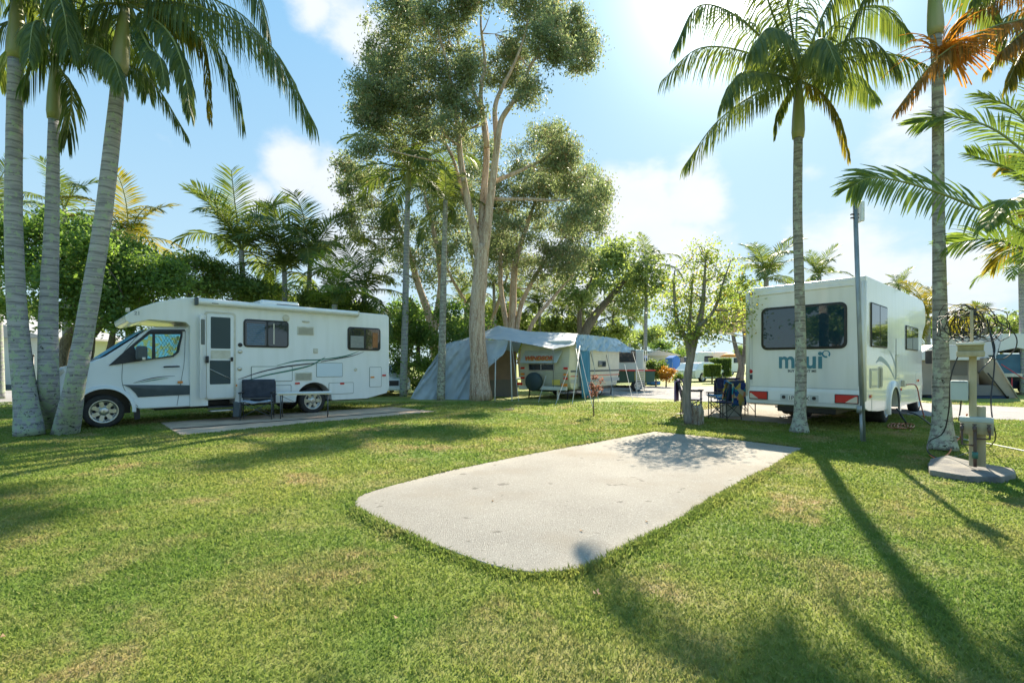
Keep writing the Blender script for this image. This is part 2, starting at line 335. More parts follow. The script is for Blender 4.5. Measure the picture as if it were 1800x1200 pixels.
def quads(name, V, m, parent=None, smooth=False):
    """V: (n,4,3) array -> one mesh of loose quads"""
    V = np.asarray(V, dtype=np.float32); n = len(V); me = bpy.data.meshes.new(name)
    me.vertices.add(n*4); me.vertices.foreach_set('co', V.reshape(-1))
    me.loops.add(n*4); me.loops.foreach_set('vertex_index', np.arange(n*4, dtype=np.int32))
    me.polygons.add(n); me.polygons.foreach_set('loop_start', np.arange(0, n*4, 4, dtype=np.int32))
    me.polygons.foreach_set('loop_total', np.full(n, 4, dtype=np.int32))
    me.update(calc_edges=True); me.materials.append(m)
    o = bpy.data.objects.new(name, me); col.objects.link(o)
    if parent is not None: o.parent = parent
    return o

def leafquads(C, ln, wd, droop=0.0):
    """diamond leaves at centres C"""
    n = len(C); a = rng.normal(size=(n,3)); a[:,2] -= droop; a /= np.linalg.norm(a, axis=1)[:,None]
    b = rng.normal(size=(n,3)); b -= a*(a*b).sum(1)[:,None]; b /= np.linalg.norm(b, axis=1)[:,None]
    L_ = (ln*rng.uniform(.6, 1.25, n))[:,None]; W_ = (wd*rng.uniform(.7, 1.2, n))[:,None]
    c = np.cross(a, b)*L_*.18
    return np.stack([C-a*L_*.5, C+b*W_*.5+c, C+a*L_*.5, C-b*W_*.5+c], axis=1)

def spline(pts, n):
    pts = [Vector(p) for p in pts]
    if len(pts) == 2: return [pts[0].lerp(pts[1], i/(n-1)) for i in range(n)]
    q = [pts[0]*2-pts[1]]+pts+[pts[-1]*2-pts[-2]]; out = []; k = len(pts)-1
    for i in range(n):
        t = i/(n-1)*k; j = min(int(t), k-1); t -= j
        a, b, c, d = q[j:j+4]
        out.append(.5*((2*b)+(c-a)*t+(2*a-5*b+4*c-d)*t*t+(3*b-a-3*c+d)*t**3))
    return out

# ---------------------------------------------------------------- trees
def tree(name, label, base, trunks, blobs, lm, bm_=TBARK, leaf=(.22,.10), per=60, cr=.45, group=None, droop=.3, cat='tree', limbs=True, tname='trunk', cname='crown', twigs=.55, hole=-9, nsc=.6):
    """trunks: [(points, radii)], blobs: [(centre, (rx,ry,rz), clusters)], all in world metres; the object sits at base"""
    base = Vector(base); root = empty(name, base, 0, label, cat, group)
    mb = MB(); sk = []
    for pts, rr in trunks:
        n = max(6, len(pts)*4); sp = spline(pts, n); r = np.interp(np.linspace(0,1,n), np.linspace(0,1,len(rr)), rr)
        mb.tube([p-base for p in sp], r, 9, jit=.05); sk += [(p, x) for p, x in zip(sp, r)][n//4:]
    C = []
    for c, rd, nc in blobs:
        c = Vector(c)
        near = min(sk, key=lambda s: (s[0]-c).length+max(0, s[0].z-c.z)*1.5) if sk else (base, .05)
        if limbs and (near[0]-c).length > .3:
            mid = near[0].lerp(c, .5)+Vector((random.uniform(-.2,.2), random.uniform(-.2,.2), random.uniform(-.25,.1)))*(near[0]-c).length*.5
            sp = spline([near[0], mid, c], 7); r0 = min(near[1]*.6, .03+.02*(near[0]-c).length)
            mb.tube([p-base for p in sp], np.linspace(r0, r0*.4, 7), 6); loc = [(p, r0*.5) for p in sp[2:]]
        else: loc = [near]
        for _ in range(nc):
            d = Vector(rng.normal(size=3)); d.normalize(); s = random.random()**.42
            p = c+Vector((d.x*rd[0], d.y*rd[1], d.z*rd[2]))*s
            if mnoise.noise(p*nsc) < hole: continue
            if random.random() < twigs:
                q = min(loc, key=lambda t: (t[0]-p).length)
                mm = q[0].lerp(p, .5)+Vector((0,0,random.uniform(-.1,.12)))
                mb.tube([q[0]-base, mm-base, p-base], [min(q[1]*.7, .025), .012, .006], 4, cap=False)
            k = int(per*random.uniform(.5, 1.4)); e = cr*random.uniform(.6, 1.3)
            pt = rng.normal(size=(k,3))*np.array([e*.55, e*.55, e*.42])+np.array(p-base); C.append(pt)
    mb.build(tname, bm_, root)
    C = np.concatenate(C); quads(cname, leafquads(C, leaf[0], leaf[1], droop), lm, root)
    return root

def pblob(px, py, Y, rx, ry, n, dz=1.0):
    k = Y/F; return (P(px, py, Y), (rx*k, (rx+ry)*.5*k*dz, ry*k), n)

# ---------------------------------------------------------------- palms
def frond_mesh(pts, nl=60, ll=.55, wd=.035, hang=.6, seg=3, bare=.1, vee=.35, r0=.022, up=Vector((0,0,1)), raise_=0.0):
    """pts: points along the stem. returns (stem MB, leaflet quads)"""
    sp = spline(pts, 24); mb = MB(); nl = min(nl, int(8+sum((sp[i+1]-sp[i]).length for i in range(23))*27)) if nl != 40 else nl; mb.tube(sp, np.linspace(r0, .004, 24), 5)
    Q = []; ln = sum((sp[i+1]-sp[i]).length for i in range(23))
    for i in range(nl):
        t = bare+(1-bare)*(i+.5)/nl; x = t*23; j = min(int(x), 22); p = sp[j].lerp(sp[j+1], x-j)
        T = (sp[j+1]-sp[j]).normalized(); S = T.cross(up)
        if S.length < .05: S = T.orthogonal()
        S.normalize(); Nn = S.cross(T).normalized()
        env = (.45+.55*math.sin(PI*min(1, .12+t*.80)))*(1 if t < .9 else (1-(t-.9)*3.5))
        for sd_ in (-1, 1):
            if random.random() < .04: continue
            l = ll*env*random.uniform(.85, 1.1)
            d = (S*sd_*(1-.35*t)+T*(.45+.55*t)+Nn*(vee+random.uniform(-.12, .12))).normalized()
            q = p.copy(); w0 = wd*random.uniform(.8, 1.1); hg = hang*random.uniform(.75, 1.25)
            wdv = T.cross(d); 
            wdv = (T*.9+Nn*random.uniform(-.5,.5)).normalized()
            wdv = (wdv-d*wdv.dot(d)).normalized()
            prev = (q-wdv*w0*.25, q+wdv*w0*.25)
            for k in range(seg):
                d = (d+Vector((0,0,-1))*hg/seg*1.6).normalized(); q = q+d*l/seg
                ww = w0*(.5, .42, .0)[k] if seg == 3 else w0*(.5, .0)[k]
                if k == seg-1: ww = w0*.06
                wv = (wdv-d*wdv.dot(d)); wv = wv.normalized() if wv.length > .01 else wdv
                cur = (q-wv*ww, q+wv*ww); Q.append((prev[0], prev[1], cur[1], cur[0])); prev = cur
    return mb, np.array([[tuple(v) for v in q] for q in Q])

def add_frond(root, pts, lm=FROND, **kw):
    b = Vector(root.location); mb, Q = frond_mesh([Vector(p)-b for p in pts], **kw)
    f = mb.build('frond', RACH, root); quads('leaflets', Q, lm, f); return f

def gen_pts(L_, elev, droop):
    """stem in the local xz plane leaving the origin at elevation elev, bending down by droop"""
    pts = [Vector((0,0,0))]; a = elev
    for i in range(6):
        pts.append(pts[-1]+Vector((math.cos(a), 0, math.sin(a)))*L_/6); a -= droop/6*(.5+i*.25)
    return pts
PROTO = {}
def proto(kind, lm):
    key = (kind, lm.name)
    if key in PROTO: return PROTO[key]
    el, dr = {'up': (1.25, .9), 'mid': (.8, 1.5), 'low': (.25, 1.5), 'hang': (-.3, 1.1)}[kind]
    mb, Q = frond_mesh(gen_pts(1, el, dr), nl=40, ll=.30, wd=.021, hang=.55 if kind != 'up' else .3, seg=2, r0=.011, vee=.35)
    me = mb.build('frond', RACH); q = quads('leaflets', Q, lm)
    PROTO[key] = (me.data, q.data)
    for o in (me, q): bpy.data.objects.remove(o)
    return PROTO[key]
def std_frond(root, at, az, kind, L_, lm=FROND):
    a, b = proto(kind, lm); f = bpy.data.objects.new('frond', a); col.objects.link(f); f.parent = root
    f.location = Vector(at)-Vector(root.location); f.rotation_euler = (random.uniform(-.15,.15), random.uniform(-.15,.15), az); s = L_*random.uniform(.88, 1.1); f.scale = (s, s, s)
    q = bpy.data.objects.new('leaflets', b); col.objects.link(q); q.parent = f
    return f
def palm(label, pts, radii, shaft=None, n=12, L_=2.2, lm=FROND, bark=PBARK, group=None, name='palm_tree', kinds=None, start=0, nseg=16, extra=True):
    """pts: trunk centre line (world, foot first); shaft = (length, radius)"""
    root = empty(name, Vector(pts[0]), 0, label, 'palm tree', group); b = Vector(pts[0])
    sp = spline(pts, 30); r = np.interp(np.linspace(0,1,30), np.linspace(0,1,len(radii)), radii)
    MB().tube([p-b for p in sp], r, nseg, jit=.018).build('trunk', bark, root)
    top = sp[-1]; T = (sp[-1]-sp[-2]).normalized()
    if shaft:
        l, rr = shaft; pr = [(0,.97),(.12,1.12),(.35,1.05),(.7,.82),(1,.5)]
        MB().tube([top+T*l*a-b for a, _ in pr], [rr*k for _, k in pr], nseg).build('crownshaft', SHAFT, root)
        top = top+T*l*.93
    if n:
        ks = kinds or (['up']*2+['mid']*4+['low']*4+['hang']*2)
        for i in range(n):
            std_frond(root, top, start+i*2.4, ks[i*len(ks)//n], L_, lm)
    return root, top
# ---------------------------------------------------------------- ground, slabs, roads
def sheet(name, pts, z, m, th=.0, kind='structure', label=None, cat=None, bevel=0):
    mb = MB()
    if th:
        mb.prism([(p[0], p[1]) for p in pts], lambda a, b, c: (a, b, c), z-th, z)
    else: mb.add([(p[0], p[1], z) for p in pts], [tuple(range(len(pts)))])
    o = mb.build(name, m, bevel=bevel)
    if kind: o['kind'] = kind
    return tag(o, label, cat)
sheet('ground', [(-700,-300),(700,-300),(700,1200),(-700,1200)], 0, GRASS)
def gp(l): return [G(*p) for p in l]
PADPX = [(626,897),(623,888),(628,879),(640,872),(662,865),(700,854),(800,828),(930,801),(1060,777),(1150,760),(1284,774),(1418,791),(1300,855),(1180,924),
         (1100,967),(1050,993),(1020,1004),(985,1010),(940,1012),(905,1009),(860,998),(820,984),(760,961),(700,935),(650,911)]
PAD = gp(PADPX)
def smooth_poly(pts, fr=.0): return pts
pad = sheet('concrete_pad', PAD, .028, CONC, .08, bevel=.008)
LSL = [(282,744),(318,766),(540,744),(766,724),(690,716),(500,727)]
sheet('concrete_slab', gp(LSL), .022, CONC2, .06, bevel=.006)
MB().add([tuple(p+Vector((0,0,.0265))) for p in (G(303,755),G(303.5,756.6),G(740,722.4),G(739,721.6))], [(0,1,2,3)]).build('slab_joint', mat('joint_line', (.05,.045,.04), .9))['kind'] = 'structure'
A_, B_ = G(1183,728), G(1385,746); dd = Vector((.745,.667,0))
RSL = [A_, B_, B_+dd*8, A_+dd*8]
sheet('concrete_slab', RSL, .02, CONC, .06, bevel=.006)
ROAD = gp([(985,692),(1100,697),(1200,703.5),(1320,711),(1500,722),(1660,734),(1800,739),(2150,752),(2150,727),(1800,716),(1650,710),(1450,692),(1310,679),(1080,678.5),(960,676)])
sheet('road', ROAD, .008, ASPH)
sheet('road', gp([(-500,722),(20,712),(66,702),(150,694),(150,686),(-500,688)]), .008, ASPH)
sheet('road', [(-60,46),(60,46),(60,50),(-60,50)], .006, ASPH)

# grass blades (uncountable: one object), denser close by and along the pad
def inside(x, y, poly):
    n = len(poly); r = np.zeros(len(x), bool); j = n-1
    for i in range(n):
        xi, yi, xj, yj = poly[i][0], poly[i][1], poly[j][0], poly[j][1]
        if abs(yj-yi) > 1e-9:
            r ^= ((yi > y) != (yj > y)) & (x < (xj-xi)*(y-yi)/(yj-yi)+xi)
        j = i
    return r
def blades(NB=470000):
    y0, y1 = 1.55, 17.0
    # number density per unit y proportional to y * D(y), D ~ min(1,(2.8/y)^1.8)
    ys = np.linspace(y0, y1, 400); pdf = (1.3*ys+.6)*np.minimum(1, (2.8/ys)**1.75); c = np.cumsum(pdf); c /= c[-1]
    y = np.interp(rng.random(NB), c, ys); x = rng.uniform(-1, 1, NB)*(1.22*y+.5)
    # fringe blades along the pad's edge
    e = []
    for i in range(len(PAD)):
        a, b = PAD[i], PAD[(i+1) % len(PAD)]; d = (b-a).length; k = int(d*(2100 if (i >= 11) else 500))
        t = rng.random(k); nn = Vector((-(b-a).y, (b-a).x)).normalized()*-1
        cx = sum(p.x for p in PAD)/len(PAD); cy = sum(p.y for p in PAD)/len(PAD)
        if nn.x*(a.x-cx)+nn.y*(a.y-cy) < 0: nn = -nn
        o = np.abs(rng.normal(0, .05, k))-.012
        e.append(np.stack([a.x+(b.x-a.x)*t+nn.x*o, a.y+(b.y-a.y)*t+nn.y*o], 1))
    e = np.concatenate(e); nf = len(e)
    m = ~inside(x, y, [(p.x, p.y) for p in PAD])
    for q in (gp(LSL), RSL, ROAD): m &= ~inside(x, y, [(p.x, p.y) for p in q])
    x, y = x[m], y[m]
    fr = np.concatenate([np.zeros(len(x)), np.ones(nf)])
    x = np.concatenate([x, e[:,0]]); y = np.concatenate([y, e[:,1]]); n = len(x)
    sc = np.clip(y/3.2, .75, 3.2)
    h = rng.uniform(.014, .030, n)*(1+.18*(sc-1))*np.where(fr > 0, rng.uniform(1.2, 2.1, n), 1)
    wv = .0045*sc*rng.uniform(.7, 1.3, n)
    lump = np.sin(x*3.1+y*1.7)*np.sin(y*2.3-x*1.1)*.22+1; h *= lump
    a = rng.uniform(0, 2*PI, n); lean = rng.uniform(.1, 1.15, n)*h
    b = a+PI/2+rng.uniform(-.6, .6, n)
    base = np.stack([x, y, np.full(n, -.002)], 1); wd = np.stack([np.cos(a), np.sin(a), np.zeros(n)], 1)*wv[:,None]
    ld = np.stack([np.cos(b), np.sin(b), np.zeros(n)], 1)*lean[:,None]
    mid = base+ld*.35+np.array([0,0,1])*h[:,None]*.6; tip = base+ld+np.array([0,0,1])*h[:,None]
    V = np.stack([base, mid-wd, tip, mid+wd], 1)
    o = quads('grass', V, BLADE); tag(o, 'short mown lawn grass around the pale concrete pad', 'grass', kind='stuff')
blades()

# ---------------------------------------------------------------- vehicles
def rrect(x0, x1, z0, z1, r, n=5):
    out = []
    for cx, cz, a0 in ((x1-r, z1-r, 0), (x0+r, z1-r, PI/2), (x0+r, z0+r, PI), (x1-r, z0+r, 1.5*PI)):
        for i in range(n+1): a = a0+PI/2*i/n; out.append((cx+r*math.cos(a), cz+r*math.sin(a)))
    return out
SIDE = lambda p, q, d: (p, -d, q)                  # outline on the near side (local x, z), d = how far proud
REAR = lambda p, q, d: (-d, p, q)                  # outline on the rear face (local y, z)
def panel(root, name, poly, m, fn=SIDE, a=0, b=.01, bevel=0, label=None):
    o = MB().prism(poly, fn, a, b).build(name, m, root, bevel=bevel); return tag(o, label)
def window(root, x0, x1, z0, z1, fn=SIDE, r=.08, fr=.04, split=None, frame=RUBBER, glass=GLASS, off=0.0):
    f = panel(root, 'window', rrect(x0, x1, z0, z1, r), frame, fn, off, off+.022, .006)
    if split is None: panel(f, 'pane', rrect(x0+fr, x1-fr, z0+fr, z1-fr, max(.01, r-fr*.5)), glass, fn, off+.01, off+.026)
    else:
        panel(f, 'pane', rrect(x0+fr, split-.02, z0+fr, z1-fr, max(.01, r-fr)), glass, fn, off+.01, off+.0245)
        panel(f, 'pane', rrect(split+.02, x1-fr, z0+fr, z1-fr, max(.01, r-fr)), glass, fn, off+.01, off+.027)
    return f
def ribbon(root, name, pts, ws, m, fn=SIDE, d=.004):
    sp = spline([Vector((p[0], p[1], 0)) for p in pts], 22); wv = np.interp(np.linspace(0,1,22), np.linspace(0,1,len(ws)), ws)
    up = []; lo = []
    for i, p in enumerate(sp):
        t = (sp[min(i+1,21)]-sp[max(i-1,0)]).normalized(); n = Vector((-t.y, t.x, 0)); up.append(p+n*wv[i]*.5); lo.append(p-n*wv[i]*.5)
    mb = MB(); mb.add([fn(p.x, p.y, d) for p in up]+[fn(p.x, p.y, d) for p in lo], [(i, i+1, 23+i, 22+i) for i in range(21)])
    return mb.build(name, m, root)
def outline(root, name, x0, x1, z0, z1, m, fn=SIDE, w_=.018, d=.012, r=.03, fill=WHITE):
    o = panel(root, name, rrect(x0, x1, z0, z1, r), m, fn, 0, d*.6)
    panel(o, 'panel', rrect(x0+w_, x1-w_, z0+w_, z1-w_, max(.008, r-w_*.6)), fill, fn, d*.3, d)
    return o
def wheel(root, x, y, r=.34, w_=.22, rim=.2, side=-1, spokes=5, m=SILV, name='wheel', dual=False):
    e = empty(name, (x, y, r)); e.parent = root; e.location = (x, y, r)
    f = lambda a, b, h: (a, side*h, b)
    MB().lathe([(rim, -w_*.5),(r*.93, -w_*.5),(r, -w_*.38),(r, w_*.38),(r*.93, w_*.5),(rim*1.08, w_*.5),(rim*1.0, w_*.42),(rim*.98,-w_*.4)], f, 32, cap=False).build('tyre', TYRE, e)
    mb = MB(); mb.lathe([(rim*1.08, w_*.5+.004),(rim*1.0, w_*.5+.008),(rim*.93, w_*.45),(rim*.86, w_*.22),(rim*.5, w_*.18),(rim*.42, w_*.36),(rim*.2, w_*.42),(0.01, w_*.42)], f, 32, cap=False)
    for i in range(spokes):
        a = 2*PI*i/spokes; c, s = math.cos(a), math.sin(a); n_ = rim*.16
        mb.add([f(c*rim*.38-s*n_, s*rim*.38+c*n_, w_*.40), f(c*rim*.38+s*n_, s*rim*.38-c*n_, w_*.40), f(c*rim*.95+s*n_, s*rim*.95-c*n_, w_*.42), f(c*rim*.95-s*n_, s*rim*.95+c*n_, w_*.42),
                f(c*rim*.38-s*n_, s*rim*.38+c*n_, w_*.2), f(c*rim*.38+s*n_, s*rim*.38-c*n_, w_*.2), f(c*rim*.95+s*n_, s*rim*.95-c*n_, w_*.2), f(c*rim*.95-s*n_, s*rim*.95+c*n_, w_*.2)],
               [(0,1,2,3),(4,7,6,5),(0,4,5,1),(1,5,6,2),(2,6,7,3),(3,7,4,0)])
    mb.build('rim', m, e)
    hb = MB()
    for i in range(spokes):
        a = 2*PI*(i+.5)/spokes; c, s = math.cos(a)*rim*.68, math.sin(a)*rim*.68
        hb.lathe([(rim*.13, w_*.19),(rim*.13, w_*.225)], lambda p, q, h: f(p+c, q+s, h), 10)
    hb.build('rim_pattern', BLACK, e)
    return e
def arc(cx, cz, r, a0, a1, n=12): return [(cx+r*math.cos(a0+(a1-a0)*i/n), cz+r*math.sin(a0+(a1-a0)*i/n)) for i in range(n+1)]

def text(root, name, body, size, loc, rot, m, offset=0, extrude=.003, sx=1, align='CENTER'):
    t = bpy.data.curves.new(name, 'FONT'); t.body = body; t.size = size; t.extrude = extrude; t.offset = offset; t.align_x = align; t.resolution_u = 4
    o = bpy.data.objects.new(name, t); t.materials.append(m); me = bpy.data.meshes.new_from_object(o); bpy.data.objects.remove(o); o = bpy.data.objects.new(name, me); col.objects.link(o); o.location = loc; o.rotation_euler = rot; o.scale = (sx, 1, 1)
    if root is not None: o.parent = root
    return o

# ---- left motorhome: local x runs from the front axle to the tail, y away from the camera
def left_motorhome():
    R_ = empty('motorhome', (-8.43, 10.0, 0), math.atan2(.695, .719), 'white motorhome side-on with green and black swooshes and foil screens in the cab windows', 'motorhome')
    W = 2.22
    body = [(.34,2.30),(.335,2.36),(.42,2.44),(.60,2.56),(.9,2.70),(1.2,2.79),(1.45,2.845),(1.62,2.865),(6.5,2.81),(6.57,2.75),(6.58,.62),(6.5,.47),(5.85,.335)]
    body += [(4.83,.335)]+arc(4.33,.36,.48,0,PI,14)[0:]+[(3.83,.335),(2.42,.36),(2.42,.52),(1.86,.52),(1.86,.36),(1.5,.36),(1.5,2.2),(1.42,2.28),(.75,2.30),(.45,2.20),(.36,2.24)]
    mb = MB().prism(body, SIDE, -W, 0); mb.build('body', WHITE, R_, bevel=.035, seg=3)
    # cab, narrowed towards the roof
    cab = [(1.54,.36),(.60,.36),(.52,.40)]+arc(0,.36,.46,.12,PI-.12,14)+[(-.60,.36),(-.90,.38),(-1.0,.52),(-1.02,.80),(-.98,1.02),(-.86,1.17),(-.60,1.28),(-.20,1.38),(.02,1.50),(.72,2.08),(.86,2.165),(1.54,2.20)]
    mb = MB().prism(cab, lambda p, q, d: (p, -d, q), -W+.14, -.06)
    def taper(v):
        x, y, z = v; c = (W+.0)/2; k = max(0, z-1.30)*.145+max(0, -.45-x)*.28
        return (x, y+(k if y < c else -k), z)
    mb.v = [taper(v) for v in mb.v]; mb.build('cab', WHITE2, R_, bevel=.03, seg=3)
    TS = lambda p, q, d: taper((p, .06-d, q))
    # windscreen and quarter window, side glass
    def scr(y0, y1, o):
        pts = [(-.06,1.455),(.70,2.085)]; vs = []
        for x, z in pts:
            for y in (y0, y1):
                v = taper((x, y, z)); vs.append((v[0]-.5*o, v[1], v[2]+.75*o))
        return vs
    v = scr(.13, W-.21, .012); MB().add(v, [(0,1,3,2)]).build('windscreen', GLASSB, R_, solid=.008)
    v = scr(.075, W-.155, .006); MB().add(v, [(0,1,3,2)]).build('windscreen_surround', RUBBER, R_, solid=.004)
    win = [(.07,1.30),(.42,1.70),(.74,2.04),(1.385,2.075),(1.38,1.98),(1.30,1.60),(1.20,1.50),(.74,1.425)]
    f = panel(R_, 'cab_window', win, RUBBER, TS, 0, .016)
    foil = mat('foil_sunshade', (.22,.55,.60), .22, metal=.75, c2=(.42,.47,.16), scale=11, bump=1, bscale=16, detail=3, lo=.45, hi=.55)
    panel(f, 'sunshade', [(.50,1.71),(.77,1.985),(.82,1.99),(.80,1.46),(.58,1.43)], foil, TS, .012, .022)
    panel(f, 'sunshade', [(.87,1.99),(1.34,2.01),(1.25,1.62),(1.17,1.53),(.87,1.47)], foil, TS, .012, .022)
    qd = MB()
    for i in range(9):
        x = .84+i*.06; qd.tube([TS(x, 1.50+max(0,(i-4))*.03, .025), TS(min(1.30, x+.26), 1.98, .025)], .003, 3, False)
        qd.tube([TS(min(1.30, x+.20), 1.60, .025), TS(x+.02, 1.98, .025)], .003, 3, False)
    qd.build('sunshade_quilting', mat('quilt_line', (.05,.09,.06), .7), f)
    panel(R_, 'wind_deflector', [(.72,2.03),(1.43,2.085),(1.42,2.13),(.80,2.10)], BLACK, TS, .015, .05)
    # mirror
    mr_ = MB().box(.50,.70,-.20,-.06,1.42,1.72).build('wing_mirror', CHAR, R_, bevel=.05, seg=3)
    MB().box(.56,.62,-.08,.12,1.42,1.50).build('mirror_arm', BLACK, mr_, bevel=.01)
    MB().box(.60,.66,-.215,-.19,1.42,1.48).build('indicator', CLEARL, mr_, bevel=.01)
    # doors lines, stripe
    ln = mat('panel_gap', (.10,.12,.13), .6)
    for nm, pts in (('door_gap', [(.30,1.37),(.30,.90),(.46,.55),(.56,.42)]), ('door_gap', [(1.44,2.10),(1.40,1.4),(1.33,.9),(1.26,.40)]), ('door_gap', [(.30,1.37),(.33,1.6),(.72,2.12),(1.0,2.15),(1.46,2.16)])):
        ribbon(R_, nm, pts, [.010], ln, TS, .003)
    st = panel(R_, 'side_moulding', [(.42,.83),(.30,.90),(.33,.895),(1.535,.85),(1.535,.64),(.56,.62),(.52,.70)], CHAR, TS, 0, .02, .005)
    ribbon(R_, 'door_swoosh', [(.48,.93),(.7,1.0),(.95,1.05),(1.22,1.07)], [.006,.02,.006], DARKP, TS, .005)
    ribbon(R_, 'door_swoosh', [(.50,.92),(.72,.965),(.98,1.01),(1.1,1.02)], [.004,.018,.004], GREENP, TS, .006)
    panel(R_, 'side_indicator', rrect(1.27,1.37,.90,.95,.01), ORL, TS, 0, .02, .004)
    hd = MB().tube([TS(1.02,1.27,.01),TS(1.05,1.275,.05),TS(1.27,1.28,.05),TS(1.30,1.28,.01)], .018, 6).build('door_handle', BLACK, R_)
    # arch lip, bumper, grille, headlight
    pl = arc(0,.36,.46,-.1,PI+.05,18); po = arc(0,.36,.53,-.1,PI+.05,18)
    mb = MB(); n_ = len(pl); vs = [TS(p, q, .03) for p, q in pl]+[TS(p, q, .03) for p, q in po]+[TS(p, q, -.02) for p, q in po]
    mb.add(vs, [(i, i+1, n_+i+1, n_+i) for i in range(n_-1)]+[(n_+i, n_+i+1, 2*n_+i+1, 2*n_+i) for i in range(n_-1)], True).build('wheel_arch', WHITE2, R_)
    MB().box(-1.06,-.5,.16,W-.24,.30,.72).build('bumper', CHAR, R_, bevel=.06, seg=3)
    MB().box(-1.055,-1.0,.55,W-.6,.80,1.0).build('grille', BLACK, R_, bevel=.02)
    panel(R_, 'headlight', [(-.98,.95),(-.93,1.10),(-.62,1.24),(-.60,1.18),(-.74,.98)], CLEARL, TS, 0, .02, .006)
    panel(R_, 'mud_flap', [(.48,.55),(.60,.55),(.62,.14),(.52,.12)], BLACK, lambda p, q, d: (p, .25-d, q), 0, .03) 
    wheel(R_, 0, .22, .345, .21, .225, -1, 7); wheel(R_, 0, W-.22, .345, .21, .225, 1, 7)
    wheel(R_, 4.33, .20, .345, .21, .215, -1, 6, SILV); wheel(R_, 4.33, W-.2, .345, .21, .215, 1, 6)
    MB().box(.9,6.2,.5,W-.5,.28,.45).build('chassis', BLACK, R_, bevel=.02)
    for x in (0,4.33): MB().box(x-.47,x+.47,.44,W-.44,.26,.86).build('wheel_well', BLACK, R_)
    MB().tube([(4.33,.3,.345),(4.33,W-.3,.345)], .06, 8).build('rear_axle', BLACK, R_)
    # windows
    w1 = window(R_, 2.60, 3.66, 1.75, 2.44, r=.09, split=3.14)
    bl = MB()
    for i in range(11): bl.box(2.67,3.08,-.031,-.0285,1.82+i*.048,1.846+i*.048)
    bl.build('venetian_blind', mat('blind_blue', (.10,.20,.32), .4), w1)
    MB().box(3.28,3.31,-.032,-.029,1.84,2.36).build('curtain_edge', CREAM, w1)
    w2 = window(R_, 5.26, 6.28, 1.73, 2.39, r=.09, split=5.78)
    MB().box(6.02,6.18,-.032,-.029,1.82,2.25).build('curtain', mat('orange_curtain', (.28,.09,.03), .8, c2=(.4,.2,.08), scale=30, stretch=(4,1,.3)), w2)
    MB().box(5.34,5.74,-.032,-.029,1.80,2.14).build('blind', mat('pale_blind', (.30,.30,.28), .5, c2=(.2,.22,.22), scale=12, stretch=(1,1,6)), w2)
    # entrance: raised surround, screen door and the outer door folded back against the wall
    sr = panel(R_, 'door_surround', rrect(1.78,2.43,.50,2.56,.07), CREAM, SIDE, 0, .03, .008)
    dr = panel(R_, 'entrance_door', rrect(1.82,2.38,.53,2.51,.05), WHITE, SIDE, .0, .045, .006)
    panel(dr, 'upper_screen', rrect(1.90,2.31,1.70,2.44,.02), mat('dark_screen', (.035,.06,.07), .5), SIDE, .03, .05)
    panel(dr, 'lower_screen', rrect(1.88,2.31,.86,1.42,.02), mat('dark_screen'  , (.035,.06,.07), .5), SIDE, .03, .05)
    panel(dr, 'middle_panel', rrect(1.90,2.31,1.46,1.66,.02), CREAM, SIDE, .03, .052)
    MB().tube([(1.88,-.06,1.22),(2.31,-.06,.98)], .010, 5).build('brace_bar', SILV, dr)
    MB().box(2.31,2.36,-.10,-.045,1.40,1.50).build('door_latch', BLACK, dr, bevel=.01)
    # open outer door, standing out from the wall
    od = MB().prism(rrect(0,.60,.55,2.47,.05), lambda p, q, d: (1.80-p*.22, -.02-p*.96-d*.05, q), 0, 1)
    od = MB().prism(rrect(.0,.145,.55,2.47,.02), lambda p, q, d: (1.80-p, -.03-p*.9-d, q), 0, .045).build('outer_door', WHITE, R_, bevel=.008)
    MB().prism(rrect(.03,.125,1.78,2.36,.015), lambda p, q, d: (1.80-p, -.03-p*.9-d, q), .045, .052).build('door_glass', mat('grey_glass', (.16,.18,.17), .2), od)
    MB().box(1.79,1.84,-.16,-.06,1.36,1.52).build('door_lock', BLACK, od, bevel=.01)
    # step
    MB().box(1.84,2.42,-.34,-.02,.24,.27).build('entrance_step', SILV, R_, bevel=.006)
    MB().box(1.86,2.40,0.0,.5,.30,.34).build('step_frame', BLACK, R_)
    # awning cassette, roof hatch, vents, lockers
    aw = MB().prism([(0.02,2.845),(.13,2.83),(.16,2.77),(.15,2.71),(.02,2.69)], lambda p, q, d: (d, -p, q), 1.62, 5.52).build('awning_cassette', WHITE, R_, bevel=.012)
    MB().box(1.58,1.64,-.17,.0,2.68,2.86).build('awning_end_cap', CHAR, aw, bevel=.02); MB().box(5.50,5.55,-.16,.0,2.68,2.845).build('awning_end_cap', CREAM, aw, bevel=.02)
    MB().tube([(1.66,-.165,2.735),(5.5,-.165,2.735)], .008, 4).build('awning_rail', SILV, aw)
    MB().box(1.90,2.03,-.172,-.150,2.735,2.75).build('awning_badge', BLACK, aw)
    ac = MB().box(3.15,4.15,.55,1.35,2.82,3.02).build('roof_air_conditioner', WHITE, R_, bevel=.06, seg=3)
    MB().box(3.55,4.13,.535,.56,2.87,2.93).build('grille', CHAR, ac)
    for x0, x1, z0, z1 in ((3.88,4.32,2.10,2.33),(3.82,4.27,.90,1.12)):
        v_ = panel(R_, 'fridge_vent', rrect(x0,x1,z0,z1,.02), CREAM, SIDE, 0, .014, .004); s_ = MB()
        for i in range(7): s_.box(x0+.03, x1-.03, -.021, -.015, z0+.025+i*(z1-z0-.05)/7, z0+.025+(i+.55)*(z1-z0-.05)/7)
        s_.build('louvres', mat('vent_grey', (.33,.33,.27), .6), v_)
